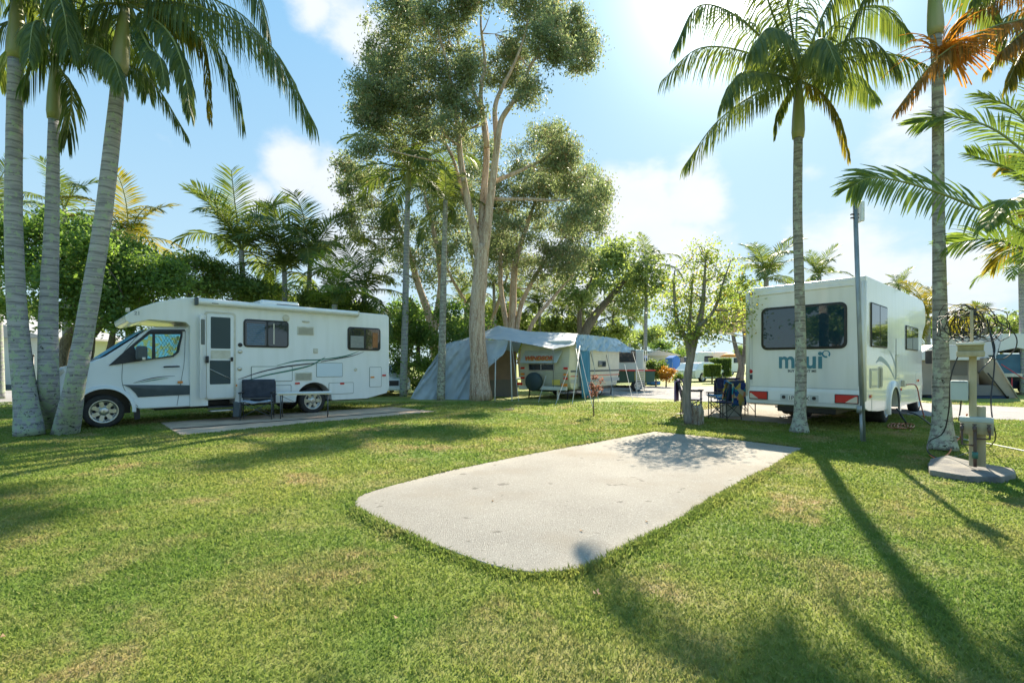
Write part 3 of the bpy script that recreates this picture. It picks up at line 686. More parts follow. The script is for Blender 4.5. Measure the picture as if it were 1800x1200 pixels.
    for x0, x1, z0, z1 in ((2.77,3.76,.89,1.28),(3.26,3.73,.56,.80),(2.9,3.22,.45,.80)): outline(R_, 'locker_door', x0, x1, z0, z1, mat('locker_seal', (.20,.23,.21), .5), w_=.016, d=.012)
    outline(R_, 'locker_door', 4.72,5.44,.50,.82, mat('locker_seal', (.4,.44,.42), .5), w_=.012)
    outline(R_, 'locker_door', 5.93,6.32,.66,1.25, mat('locker_seal', (.4,.44,.42), .5), w_=.012)
    outline(R_, 'service_hatch', 4.38,5.12,.98,1.37, mat('locker_seal', (.4,.44,.42), .5), w_=.012, fill=mat('bluish_white_panel', (.66,.75,.82), .3))
    for x, z, m in ((2.53,1.80,BLACK),(2.53,1.64,SILV),(2.52,1.22,SILV),(3.60,2.52,CREAM),(5.50,1.18,CREAM)):
        r0 = .05 if z != 2.52 else .09
        MB().lathe([(r0,0),(r0,.012),(r0*.7,.02),(.005,.02)], lambda a, b, h: (x+a, -h, z+b), 16).build('wall_fitting', m, R_)
    for x, z, m in ((3.88,.83,REDL),(5.10,.79,REDL),(6.40,1.00,REDL),(6.02,.95,ORL),(2.40,.82,ORL)): panel(R_, 'side_marker', rrect(x-.06,x+.06,z-.022,z+.022,.01), m, SIDE, .008, .024)
    MB().box(4.30,4.42,-.02,0,1.62,1.76).build('water_inlet', CREAM, R_, bevel=.01)
    MB().lathe([(.10,0),(.10,.03),(.06,.045),(.01,.045)], lambda a, b, h: (4.1+a, -h, 2.46+b*.25), 16).build('porch_lamp', CREAM, R_)
    MB().box(6.58,6.63,.10,.22,.70,.98).build('rear_lamp', REDL, R_, bevel=.01)
    # swooshes
    ribbon(R_, 'side_swoosh', [(3.38,1.30),(3.9,1.42),(4.55,1.46),(5.2,1.56),(5.60,1.70)], [.01,.035,.028,.035,.008], GREENP)
    ribbon(R_, 'side_swoosh', [(2.48,.96),(3.0,1.14),(3.6,1.27),(4.15,1.34),(4.35,1.36)], [.01,.03,.035,.03,.02], DARKP, d=.0135)
    ribbon(R_, 'side_swoosh', [(4.5,1.40),(4.95,1.48),(5.4,1.57),(5.76,1.69)], [.02,.025,.02,.006], DARKP, d=.0135)
    ribbon(R_, 'side_swoosh', [(2.55,.90),(3.1,1.05),(3.7,1.17),(4.2,1.29),(4.45,1.42),(4.62,1.52)], [.01,.035,.04,.03,.03,.01], GREENP, d=.014)
    text(R_, 'number', '21', .11, (.54, -.004, 2.39), (PI/2, 0, 0), mat('faded_number', (.30,.33,.34), .5), offset=.002)
    MB().box(.36,.42,.05,.2,2.45,2.53).build('marker_lamp', CREAM, R_, bevel=.01)
    return R_
left_motorhome()

# ---- right motorhome: local x runs forward along its side, y to its left
def right_motorhome():
    R_ = empty('motorhome', (6.776, 9.26, 0), math.atan2(.667, .745), 'white rental motorhome seen from behind with a wide rear window and teal lettering', 'motorhome')
    W = 2.22
    body = [(0,2.98),(0.03,3.03),(5.5,3.08),(6.1,3.07),(6.42,2.95),(6.55,2.70),(6.52,2.45),(6.15,2.22),(5.98,2.05),(5.98,.34),(3.3,.34),(2.95,.34)]
    body += arc(2.40,.36,.46,.0,PI,14)+[(1.92,.34),(.95,.36),(.2,.42),(-.03,.47),(-.05,.60),(-.045,.74),(0,.82)]
    MB().prism(body, SIDE, -W, 0).build('body', WHITE, R_, bevel=.05, seg=3)
    # moulded lip round the rear wheel arch
    for k, yy in ((0, 0), (1, W)):
        pl = arc(2.40,.36,.46,-.25,PI+.25,20); po = arc(2.40,.36,.60,-.2,PI+.2,20); n_ = len(pl); s = -1 if k == 0 else 1
        MB().add([(p, yy+s*.045, q) for p, q in pl]+[(p, yy+s*.045, q) for p, q in po]+[(p, yy-s*.02, q) for p, q in po],
                 [(i, i+1, n_+i+1, n_+i) for i in range(n_-1)]+[(n_+i, n_+i+1, 2*n_+i+1, 2*n_+i) for i in range(n_-1)], True).build('wheel_arch', WHITE, R_)
    # rear corner posts, top brow
    for y in (0.03, W-.03): MB().tube([(-.012,y,.62),(-.012,y,2.92)], .045, 8).build('corner_moulding', WHITE, R_)
    panel(R_, 'rear_brow', [(.18,2.86),(W-.18,2.84),(W-.5,2.90),(W/2,2.925),(.5,2.92)], WHITE, REAR, -.01, .025, .01)
    sm = mat('fine_seal', (.6,.63,.6), .4); gp_ = mat('panel_gap', (.10,.12,.13), .6)
    for pts in ([(.09,.84),(W-.09,.84)], [(.12,.90),(.12,2.86)], [(W-.12,.90),(W-.12,2.86)], [(.10,.545),(W-.10,.545)]): ribbon(R_, 'panel_seam', [pts[0], ((pts[0][0]+pts[1][0])/2, (pts[0][1]+pts[1][1])/2), pts[1]], [.009], mat('seam_grey', (.42,.45,.45), .5), REAR, .052 if pts[0][1] < .6 else .004)
    # rear window
    w_ = window(R_, .30, 1.90, 1.64, 2.56, REAR, r=.12, fr=.05, glass=mat('tinted_rear_glass', (.008,.035,.06), .02, spec=1))
    # lights, plate, bumper section
    for y0, y1, fl in ((.10,.50,0),(1.75,2.14,1)):
        h = panel(R_, 'tail_light', rrect(y0,y1,.56,.74,.015), BLACK, REAR, .03, .062, .006)
        panel(h, 'red_lens', rrect(y0+.015,y1-.015,.575,.725,.01), REDL, REAR, .05, .068)
        q = y0 if True else y1
        panel(h, 'clear_lens', [(y0+.02,.58),(y0+.22,.58),(y0+.16,.63),(y0+.05,.70),(y0+.02,.70)] if not fl else [(y1-.02,.58),(y1-.20,.58),(y1-.14,.62),(y1-.05,.69),(y1-.02,.69)], CLEARL, REAR, .06, .072)
    pr = panel(R_, 'plate_recess', rrect(.78,1.50,.565,.70,.02), mat('recess_grey', (.55,.58,.58), .5), REAR, .04, .056)
    for y in (.86, 1.43): panel(pr, 'reverse_sensor', rrect(y-.035,y+.035,.60,.67,.03), BLACK, REAR, .05, .066)
    pp = panel(R_, 'number_plate', rrect(.94,1.34,.575,.685,.01), mat('plate_white', (.80,.80,.76), .4), REAR, .05, .064)
    text(pp, 'plate_number', '1PL 8KX', .115, (-.068, 1.14, .588), (PI/2, 0, -PI/2), BLACK, sx=.95, extrude=.001)
    # lettering
    text(R_, 'lettering', 'm', .50, (-.006, 1.39, 1.255), (PI/2,0,-PI/2), TEALP, offset=.012, sx=.86)
    text(R_, 'lettering', 'a', .50, (-.006, 1.135, 1.255), (PI/2,0,-PI/2), TEALP, offset=.012, sx=.9)
    text(R_, 'lettering', 'u', .50, (-.006, .935, 1.255), (PI/2,0,-PI/2), TEALP, offset=.012, sx=.9)
    text(R_, 'lettering', 'i', .50, (-.006, .765, 1.255), (PI/2,0,-PI/2), TEALP, offset=.012, sx=1.0)
    text(R_, 'small_lettering', 'BUY ME RENT ME', .075, (-.006, 1.10, 1.165), (PI/2,0,-PI/2), mat('grey_decal', (.08,.11,.13), .4), offset=.001, sx=.92, extrude=.002)
    rg = MB(); a_ = arc(.66,1.535,.075,-1.9,3.9,20); b_ = arc(.66,1.545,.05,-1.9,3.9,20); n_ = len(a_)
    rg.add([REAR(p,q,.006) for p,q in a_]+[REAR(p,q,.006) for p,q in b_], [(i,i+1,n_+i+1,n_+i) for i in range(n_-1)]).build('ring_emblem', mat('emblem_blue', (.03,.22,.34), .35), R_)
    MB().lathe([(.045,0),(.045,.006),(.004,.006)], lambda a,b,h: (-h, 2.13+a, 1.17+b), 16).build('red_sticker', REDL, R_)
    panel(R_, 'dark_sticker', rrect(2.09,2.16,.99,1.10,.01), CHAR, REAR, 0, .006)
    for y in (2.12,.12): MB().box(-.02,.01,y-.03,y+.03,2.88,2.93).build('marker_lamp', BLACK if y > 1 else REDL, R_, bevel=.008)
    # side windows, lockers
    window(R_, .34, 1.72, 1.67, 2.55, r=.04, fr=.03, split=1.02)
    window(R_, 3.75, 5.30, 1.68, 2.28, r=.04, fr=.03, split=4.5)
    sl = mat('cream_seal', (.55,.55,.46), .5)
    outline(R_, 'service_hatch', .30, .88, .86, 1.25, sl, w_=.05, d=.02, fill=mat('pale_glass_panel', (.5,.57,.57), .15))
    outline(R_, 'vent_cover', 1.02, 1.26, .84, 1.28, sl, w_=.03, d=.03, fill=mat('vent_grey', (.33,.33,.27), .6))
    outline(R_, 'fuel_flap', 2.62, 3.05, .98, 1.55, sl, w_=.04, d=.02)
    for x0, x1, z0, z1 in ((5.0,5.75,.45,1.12),(.45,1.75,.40,.66),(3.1,4.8,.40,.70)): outline(R_, 'locker_door', x0, x1, z0, z1, mat('fine_seal', (.6,.63,.6), .4), w_=.008, d=.006)
    for x, z, m in ((.30,.70,REDL),(.38,.70,ORL),(3.2,.74,REDL),(5.2,.9,ORL),(5.4,.9,REDL)): panel(R_, 'side_marker', rrect(x-.03,x+.03,z-.03,z+.03,.01), m, SIDE, 0, .02)
    ribbon(R_, 'side_swoosh', [(.8,1.36),(1.2,1.44),(1.9,1.30),(2.6,.98)], [.01,.11,.07,.02], BLUEG)
    ribbon(R_, 'side_swoosh', [(1.9,1.66),(2.3,1.50),(2.7,1.22),(2.9,1.02)], [.01,.05,.05,.03], BLUEG)
    sk = MB().box(3.25,3.45,-.07,0,.80,.95).build('power_inlet', CREAM, R_, bevel=.015)
    MB().tube([(2.42,-.045,1.52),(2.42,-.045,1.9)], .008, 4).build('awning_hook', CHAR, R_)
    # cab
    cab = [(5.9,2.05),(5.9,.36),(6.05,.36)]+[]+arc(6.0+.42,.36,.44,PI-.3,.05,1)[:0]
    cab = [(5.85,2.12),(5.85,.38),(5.98,.38)]+arc(6.42,.36,.45,PI-.05,.05,14)+[(7.0,.40),(7.25,.50),(7.28,.85),(7.18,1.05),(6.95,1.22),(6.6,1.36),(6.35,1.62),(6.05,2.10)]
    mb = MB().prism(cab, SIDE, -W+.12, -.08)
    mb.v = [(x, y+((max(0,z-1.25)*.15+max(0,x-6.7)*.25) if y < 1.1 else -(max(0,z-1.25)*.15+max(0,x-6.7)*.25)), z) for x, y, z in mb.v]
    mb.build('cab', WHITE, R_, bevel=.03)
    MB().add([(6.64,.22,1.38),(6.64,W-.22,1.38),(6.10,W-.26,2.06),(6.10,.26,2.06)], [(0,1,2,3)]).build('windscreen', GLASSB, R_, solid=.02)
    for y, s in ((-.02,-1),(W+.02,1)):
        m_ = MB().box(6.28,6.40,min(y,y+s*.32),max(y,y+s*.32),1.34,1.72).build('wing_mirror', BLACK, R_, bevel=.04)
    MB().box(6.9,7.3,.2,W-.2,.32,.62).build('bumper', CHAR, R_, bevel=.05)
    wheel(R_, 2.40, .34, .36, .42, .22, -1, 6); wheel(R_, 2.40, W-.34, .36, .42, .22, 1, 6)
    wheel(R_, 6.42, .24, .35, .22, .22, -1, 6); wheel(R_, 6.42, W-.24, .35, .22, .22, 1, 6)
    MB().box(.25,5.8,.55,W-.55,.30,.46).build('chassis', BLACK, R_, bevel=.02)
    for x in (2.4,6.42): MB().box(x-.46,x+.46,.58,W-.58,.26,.84).build('wheel_well', BLACK, R_)
    MB().tube([(2.4,.4,.36),(2.4,W-.4,.36)], .07, 8).build('rear_axle', BLACK, R_)
    MB().tube([(.3,1.5,.34),(1.6,1.5,.30)], .10, 10).build('waste_tank', mat('brown_tank', (.10,.07,.055), .7), R_)
    MB().prism([(0,0),(.9,0),(.8,.06),(.1,.06)], lambda p, q, d: (1.6+p, d, 3.04+q), .7, 1.5).build('roof_hatch', WHITE, R_, bevel=.01)
    # rolled-out awning on the far side
    aw = MB().add([(.9,W+.02,2.72),(4.6,W+.02,2.72),(4.6,W+2.3,2.36),(.9,W+2.3,2.36)], [(0,1,2,3)]).build('awning', mat('awning_canvas', (.42,.38,.31), .8, c2=(.36,.33,.27), scale=2), R_, solid=.012)
    MB().box(.86,4.64,W+2.28,W+2.36,2.28,2.40).build('awning_bar', WHITE, aw, bevel=.01)
    for x in (1.0, 4.5): MB().tube([(x,W+2.3,2.32),(x,W+.06,1.7)], .015, 6).build('awning_arm', SILV, aw)
    return R_
right_motorhome()

# ---- simple towed or parked vehicles
CLAD = mat('ribbed_cream_cladding', (.66,.67,.60), .4, c2=(.58,.60,.54), scale=3)
def add_ribs(m):
    T = m.node_tree; t = T.nodes.new('ShaderNodeTexCoord'); wv = T.nodes.new('ShaderNodeTexWave'); wv.bands_direction = 'Z'; wv.inputs['Scale'].default_value = 3.6; wv.wave_profile = 'SAW'
    T.links.new(t.outputs['Object'], wv.inputs['Vector']); b = T.nodes.new('ShaderNodeBump'); b.inputs['Strength'].default_value = .9; b.inputs['Distance'].default_value = .03
    T.links.new(wv.outputs['Fac'], b.inputs['Height']); T.links.new(b.outputs[0], T.nodes['Principled BSDF'].inputs['Normal'])
add_ribs(CLAD)
def old_caravan():
    R_ = empty('caravan', (2.17, 17.9, 0), math.atan2(.817, .576), 'old cream caravan with red lettered window flap and spare wheel under the silver tarp', 'caravan')
    W, Ln = 2.22, 4.6                                        # local x along the side, y along the back to the left
    pr = [(0,2.05),(.10,2.22),(Ln-.1,2.22),(Ln,2.05),(Ln-.02,1.0),(Ln-.35,.42),(.15,.38),(0.02,.45),(-.12,.95),(-.10,1.3)]
    MB().prism(pr, SIDE, -W, 0).build('body', CLAD, R_, bevel=.04)
    RF = lambda p, q, d: (-.115-d-max(0,q-1.3)*-.09, p, q)
    RF = lambda p, q, d: ((-.115 if q < 1.35 else -.115+(q-1.35)*.15)-d, p, q)
    # window flap propped open, with its lettering
    fl = MB().add([RF(.30,1.86,.02), RF(1.98,1.86,.02), RF(2.04,1.38,.26), RF(.40,1.38,.26)], [(0,1,2,3)]).build('window_flap', BOXG, R_, solid=.02)
    wn = panel(R_, 'window', rrect(.62,1.78,1.08,1.36,.03), SILV, RF, 0, .03); panel(wn, 'pane', rrect(.66,1.18,1.11,1.33,.02), GLASS, RF, .02, .036); panel(wn, 'pane', rrect(1.22,1.74,1.11,1.33,.02), GLASS, RF, .02, .036)
    a, b = Vector(RF(1.2,1.86,.02)), Vector(RF(1.2,1.38,.26)); mid = a.lerp(b, .82)
    ang = math.atan2(a.z-b.z, a.x-b.x)
    text(fl, 'red_lettering', 'WINDSOR', .25, (mid.x-.04, 1.2, mid.z+.03), (ang, 0, -PI/2), mat('red_letters', (.50,.10,.05), .5), offset=.006, sx=1.08, extrude=.006)
    text(fl, 'yellow_shadow', 'WINDSOR', .25, (mid.x-.03, 1.18, mid.z+.008), (ang, 0, -PI/2), mat('yellow_letters', (.65,.42,.10), .5), offset=.014, sx=1.08, extrude=.003)
    for y in (.5,1.9): MB().tube([RF(y,1.40,.02), RF(y,1.39,.25)], .008, 4).build('flap_stay', SILV, fl)
    sw = empty('spare_wheel', (-.30, 1.42, .66)); sw.parent = R_
    MB().lathe([(.34,-.09),(.36,-.06),(.36,.06),(.32,.10),(.02,.11)], lambda p, q, h: (-h, p, q), 30).build('wheel_cover', mat('dark_wheel_cover', (.03,.055,.06), .6), sw)
    for y in (.14, 2.05):
        for z, m in ((1.18,REDL),(.95,ORL),(.80,REDL)): panel(R_, 'tail_light', rrect(y-.08,y+.08,z-.035,z+.035,.01), m, RF, 0, .04)
    MB().box(-.26,-.14,.05,W-.05,.36,.50).build('bumper', mat('pale_bumper', (.6,.62,.58), .5), R_, bevel=.02)
    for y in (.12, 2.1): MB().box(-.28,-.25,y-.12,y+.12,.52,.62).build('reflector_board', REDL if y > 1 else ORL, R_)
    MB().box(-.28,-.26,.3,.62,.56,.76).build('number_plate', mat('yellow_plate', (.62,.50,.10), .5), R_)
    # side: stripes, vents, door cloth
    for z0, z1, m in ((1.03,1.10,CHAR),(.86,.90,mat('coral_stripe', (.55,.14,.10), .5)),(.62,.76,mat('grey_stripe', (.40,.42,.42), .5))): panel(R_, 'side_stripe', [(.0,z0),(Ln-.05,z0),(Ln-.05,z1),(.0,z1)], m, SIDE, 0, .006)
    for z0 in (1.98, 1.22): window(R_, 2.35, 3.1, z0, z0+.24, r=.03, fr=.03, split=2.72, frame=CHAR)
    outline(R_, 'entrance_door', .55, 1.35, .45, 2.0, mat('locker_seal', (.4,.44,.42), .5))
    wheel(R_, 2.6, .15, .33, .2, .19, -1, 5); wheel(R_, 2.6, W-.15, .33, .2, .19, 1, 5)
    MB().box(.1,Ln-.1,.3,W-.3,.28,.42).build('chassis', BLACK, R_)
    for x, y in ((.3,.25),(.3,W-.25),(Ln-.3,.25),(Ln-.3,W-.25)): MB().tube([(x,y,.42),(x-.12,y,.0)], .025, 5).build('corner_leg', BLACK, R_)
    MB().box(-.2,-.12,.42,.47,.0,.42).build('jack_post', CREAM, R_)
    MB().prism([(Ln,.36),(Ln+1.1,.40),(Ln+1.1,.46),(Ln,.46)], SIDE, -W/2-.08, -W/2+.08).build('drawbar', BLACK, R_)
    return R_
old_caravan()

def van_body(label, loc, rz, Ln=4.8, W=2.2, Ht=2.6, name='caravan', cat='caravan', stripe=None, colr=WHITE, wins=((.6,1.3),(2.6,3.6)), rear=True, group=None):
    R_ = empty(name, loc, rz, label, cat, group)
    MB().prism([(0,.5),(-.06,1.2),(0.02,Ht-.12),(.14,Ht),(Ln-.2,Ht),(Ln,Ht-.25),(Ln+.05,1.3),(Ln-.3,.42),(.3,.42)], SIDE, -W, 0).build('body', colr, R_, bevel=.06)
    for a, b in wins: window(R_, a, b, 1.5, 2.1, r=.05, fr=.04)
    if rear: window(R_, .4, W-.4, 1.45, 2.1, REAR, r=.08, fr=.05, off=.06)
    if stripe: panel(R_, 'side_stripe', [(.1,.95),(Ln-.1,1.05),(Ln-.1,1.2),(.1,1.05)], stripe, SIDE, 0, .006); panel(R_, 'rear_stripe', [(.1,.95),(W-.1,.95),(W-.1,1.08),(.1,1.08)], stripe, REAR, .06, .067)
    for y in (.16, W-.16): MB().box(-.09,-.03,y-.08,y+.08,.62,.86).build('tail_light', REDL, R_, bevel=.01)
    wheel(R_, Ln*.55, .14, .34, .2, .19, -1, 5); wheel(R_, Ln*.55, W-.14, .34, .2, .19, 1, 5)
    MB().box(.2,Ln-.2,.3,W-.3,.3,.44).build('chassis', BLACK, R_)
    MB().box(1.6,2.3,W*.3,W*.6,Ht,Ht+.16).build('roof_hatch', WHITE, R_, bevel=.03)
    return R_
def car(label, loc, rz, colr=WHITE2, Ln=4.6, W=1.8, Ht=1.48):
    """local x forward->tail on the near side, y away"""
    R_ = empty('parked_car', loc, rz, label, 'car')
    lo = [(0,.55),(.02,.30),(.35,.22)]+arc(.85,.32,.36,PI,0,10)+[(3.2,.22)]+arc(3.65,.32,.36,PI,0,10)+[(Ln-.1,.24),(Ln,.5),(Ln,.85),(Ln-.15,.95),(1.35,.93),(.6,.84),(.1,.72)]
    MB().prism(lo, SIDE, -W, 0).build('body', colr, R_, bevel=.05, seg=3)
    top = [(1.1,.90),(1.95,Ht-.04),(2.3,Ht),(3.4,Ht),(3.9,Ht-.08),(Ln-.12,.92)]
    mb = MB().prism(top, SIDE, -W, 0); mb.v = [(x, y+((z-.9)*.30 if y < W/2 else -(z-.9)*.30), z) for x, y, z in mb.v]; mb.build('cabin', colr, R_, bevel=.05)
    tp = lambda p, q, d: (p, (q-.9)*.30-d, q)
    g = panel(R_, 'side_window', [(1.42,.97),(2.02,Ht-.10),(2.62,Ht-.08),(2.62,.97)], GLASS, tp, 0, .012); panel(R_, 'side_window', [(2.70,.97),(2.70,Ht-.08),(3.38,Ht-.09),(3.62,.97)], GLASS, tp, 0, .012)
    panel(R_, 'side_window', [(3.70,.97),(3.48,Ht-.10),(3.85,Ht-.15),(4.15,.97)], GLASS, tp, 0, .012)
    k = .012
    MB().add([(1.20,.14,.955),(1.20,W-.14,.955),(1.90,W-.26,Ht-.07),(1.90,.26,Ht-.07)], [(0,1,2,3)]).build('windscreen', GLASS, R_, solid=.02)
    MB().box(-.03,.05,.5,W-.5,.45,.66).build('grille', BLACK, R_, bevel=.02); MB().box(-.05,.3,.06,W-.06,.25,.42).build('bumper', colr, R_, bevel=.04)
    for y in (.22,W-.22): MB().box(-.01,.18,y-.18,y+.18,.58,.74).build('headlight', CLEARL, R_, bevel=.04)
    MB().box(1.5,1.65,-.18,.02,.95,1.08).build('wing_mirror', colr, R_, bevel=.03)
    for x in (.85,3.65): wheel(R_, x, .10, .32, .2, .2, -1, 6); wheel(R_, x, W-.10, .32, .2, .2, 1, 6)
    return R_
# ---------------------------------------------------------------- near palms
def pp(px, py, Y, *rest): return P(px, py, Y)
def path(l, Y): return [P(a, b, Y if len(r) == 0 else r[0]) for a, b, *r in l]
NEARF = dict(nl=85, ll=.84, wd=.034, hang=1.7, seg=3, vee=.15, r0=.028)
# three palms sharing one foot on the left
b0 = G(52, 766)
r_, t_ = palm('left of the three clumped palms, grey trunk leaning outwards at its foot', [b0]+path([(45,700),(31,560),(24,400),(25,250),(28,105)], 9.0), [.225,.175,.142,.128,.118,.11], shaft=(1.15,.125), n=0, nseg=24, group='three palms clumped by the left motorhome')
for f in ([(30,-10,9),(-60,-60,8.6),(-160,-20,8.3),(-230,90,8.2)],[(30,-10,9),(110,-90,9.2),(190,-60,9.5),(240,40,9.8)],[(30,-10,9),(80,-60,8.4),(110,10,7.9),(120,80,7.7)],[(30,-10,9),(10,-90,9.8),(-20,-40,10.8),(-30,60,11.2)],
          [(30,-10,9),(-20,-80,8),(-60,-40,7.3),(-80,80,7)],[(30,-10,9),(60,-180,9),(140,-260,8.8),(230,-240,8.5)],[(30,-10,9),(0,-180,9),(-60,-280,8.8),(-140,-280,8.5)],[(30,-10,9),(90,-50,10),(150,20,10.8),(180,120,11)]):
    add_frond(r_, path(f, 9), **NEARF)
b1 = G(90, 752)
r_, t_ = palm('middle of the three clumped palms, slimmest trunk and lowest green crownshaft', [b1]+path([(86,690),(85,560),(91,400),(95,210)], 9.3), [.19,.16,.145,.112,.085], shaft=(1.15,.105), n=0, nseg=24, group='three palms clumped by the left motorhome')
for f in ([(98,108,9.3),(140,20,9.0),(170,-30,8.8),(220,-20,8.5)],[(98,108,9.3),(170,100,9.2),(260,135,9.2),(330,240,9.3)],[(98,108,9.3),(40,40,9.2),(-20,60,9),(-70,150,8.9)],[(98,108,9.3),(90,20,9.8),(80,-50,10.4),(60,-60,11)],
          [(98,108,9.3),(130,60,10),(180,50,10.8),(230,100,11.5)],[(98,108,9.3),(60,80,10),(20,90,10.8),(0,150,11.2)],[(98,108,9.3),(80,50,8.6),(60,40,7.9),(50,100,7.4)],[(98,108,9.3),(150,80,8.6),(195,100,8.1),(215,150,7.8)],[(98,108,9.3),(60,0,9),(10,-60,8.8),(-60,-70,8.6)],
          [(98,108,9.3),(125,160,9.2),(120,220,9.2),(118,240,9.2)]):
    add_frond(r_, path(f, 9), **dict(NEARF, ll=.62))
b2 = G(115, 762)
r_, t_ = palm('right of the three clumped palms, trunk leaning right over the motorhome bonnet', [b2]+path([(131,680),(156,540),(179,400),(196,260),(209,128)], 8.9), [.215,.155,.142,.13,.12,.102], shaft=(1.2,.125), n=0, nseg=24, group='three palms clumped by the left motorhome')
for f, kw in (([(228,8,8.9),(340,10,8.8),(470,75,8.6),(552,215,8.5)],{'ll':1.05,'nl':100}),([(228,8,8.9),(320,-15,9.1),(430,30,9.3),(500,130,9.4)],{'ll':.95}),([(228,8,8.9),(300,30,9.3),(355,80,9.8),(370,215,10.0)],{'lm':FRONDY,'ll':.45}),([(228,8,8.9),(310,25,9.5),(390,90,10),(428,218,10.3)],{'ll':1.0}),([(228,8,8.9),(290,50,8.5),(320,110,8.2),(335,200,8.1)],{'ll':.6}),
          ([(228,8,8.9),(330,-60,8.6),(430,-50,8.3),(470,50,8.2)],{}),([(228,8,8.9),(290,-80,9.2),(370,-120,9.5),(450,-70,9.7)],{}),([(228,8,8.9),(170,-60,9.2),(90,-60,9.4),(20,10,9.6)],{}),
          ([(228,8,8.9),(160,10,8.6),(90,60,8.4),(40,150,8.3)],{}),([(228,8,8.9),(240,-110,9),(300,-200,9),(380,-230,9)],{}),([(228,8,8.9),(190,-90,8.3),(150,-150,7.7),(110,-120,7)],{}),
          ([(228,8,8.9),(260,80,8.4),(280,100,8.0),(290,150,7.8)],{'ll':.4}),([(228,8,8.9),(240,60,10),(250,90,11),(260,160,11.5)],{}),([(228,8,8.9),(200,40,10),(190,60,11),(185,120,11.5)],{})):
    add_frond(r_, path(f, 9), **{**NEARF, 'll': .90, **kw})

# right palm in front of the rental motorhome
b3 = G(1405, 760)
r_, t_ = palm('slim grey palm standing right behind the rental motorhome, crown against the sun', [b3]+path([(1406,725),(1408,640),(1405,500),(1402,380),(1403,243)], 9.42), [.18,.108,.095,.087,.083,.08], shaft=(1.12,.105), n=0, nseg=22, bark=PBARKD)
c_ = (1403, 142, 9.42)
for f, kw in (([c_,(1330,165,9.2),(1260,215,9.0),(1204,290,8.9)],{}),([c_,(1320,95,9.6),(1230,85,9.8),(1163,142,9.9)],{}),([c_,(1310,40,9.2),(1230,10,9),(1185,85,8.9)],{}),([c_,(1440,160,9.3),(1470,200,9.2),(1492,277,9.2)],{'ll':.42,'lm':FRONDY}),
          ([c_,(1480,105,9.2),(1560,95,9),(1640,120,8.8)],{'hang':1.2}),([c_,(1460,50,9.6),(1540,10,9.8),(1600,60,10)],{}),([c_,(1450,20,9.2),(1500,-40,9),(1570,-30,8.8)],{}),([c_,(1400,40,9.9),(1410,-30,10.5),(1430,-60,11.2)],{}),
          ([c_,(1430,80,8.6),(1450,70,7.9),(1470,110,7.4)],{}),([c_,(1380,70,8.5),(1350,50,7.8),(1320,90,7.3)],{}),([c_,(1420,90,10.2),(1440,90,11),(1450,140,11.6)],{}),([c_,(1370,90,10.2),(1340,90,11),(1320,140,11.6)],{}),
          ([c_,(1360,30,9.3),(1330,-40,9.2),(1270,-60,9)],{}),([c_,(1390,40,9),(1370,-60,8.6),(1330,-120,8.3)],{}),([c_,(1470,80,8.9),(1530,70,8.5),(1580,120,8.2)],{}),([c_,(1455,130,10),(1500,130,10.6),(1540,170,11)],{}),([c_,(1350,130,8.8),(1300,130,8.3),(1270,180,8)],{}), ([c_,(1380,175,9.3),(1368,205,9.2),(1362,240,9.2)],{'ll':.3})):
    add_frond(r_, path(f, 9), **{**NEARF, 'll': .72, 'nl': 75, **kw})
# palm by the power pedestal
b4 = G(1657, 791)
r_, t_ = palm('blotchy lichened palm trunk beside the power pedestal, orange flower stalks high up', [b4]+path([(1656,745),(1654,640),(1650,400),(1648,160),(1645,62)], 7.53), [.20,.13,.105,.078,.072,.07], shaft=(.95,.095), n=0, nseg=22, bark=PBARKD)
cc = (1644, -50, 7.53)
for f, kw in (([cc,(1590,-70,7.6),(1530,-20,7.8),(1480,80,8)],{}),([cc,(1700,-110,7.4),(1770,-90,7.2),(1840,0,7)],{}),([cc,(1640,-160,7),(1660,-200,6.3),(1690,-160,5.6)],{}),([cc,(1640,-160,8.2),(1620,-200,9),(1600,-120,9.8)],{}),
          ([cc,(1690,-30,8),(1740,20,8.5),(1765,100,8.8)],{}),([cc,(1600,-150,7.3),(1520,-180,7),(1440,-120,6.8)],{}),([cc,(1690,-160,7.8),(1760,-210,8),(1850,-200,8.2)],{})):
    add_frond(r_, path(f, 8), **{**NEARF, 'll': .5, 'nl': 65, **kw})
ORF = leafmat('orange_dry_strands', (.40,.16,.03), (.50,.28,.07), (1.5,1.2,.4), .45, 2)
Q = []; bb = Vector(r_.location)
for i in range(150):
    p = P(1650+random.uniform(-8,14), 92+random.uniform(-8,8), 7.5+random.uniform(-.1,.1)); a = random.uniform(-.6, 2.4); d = Vector((math.cos(a), random.uniform(-.6,.4), random.uniform(-.3,.75))).normalized()
    l = random.uniform(.3,.8)
    for k in range(4):
        q = p+d*l/4; wv = Vector((0,.3,1)).cross(d).normalized()*.009; Q.append([tuple(x-bb) for x in (p-wv, p+wv, q+wv, q-wv)]); p = q; d = (d+Vector((0,0,-.38))).normalized()
quads('flower_stalks', Q, ORF, r_)
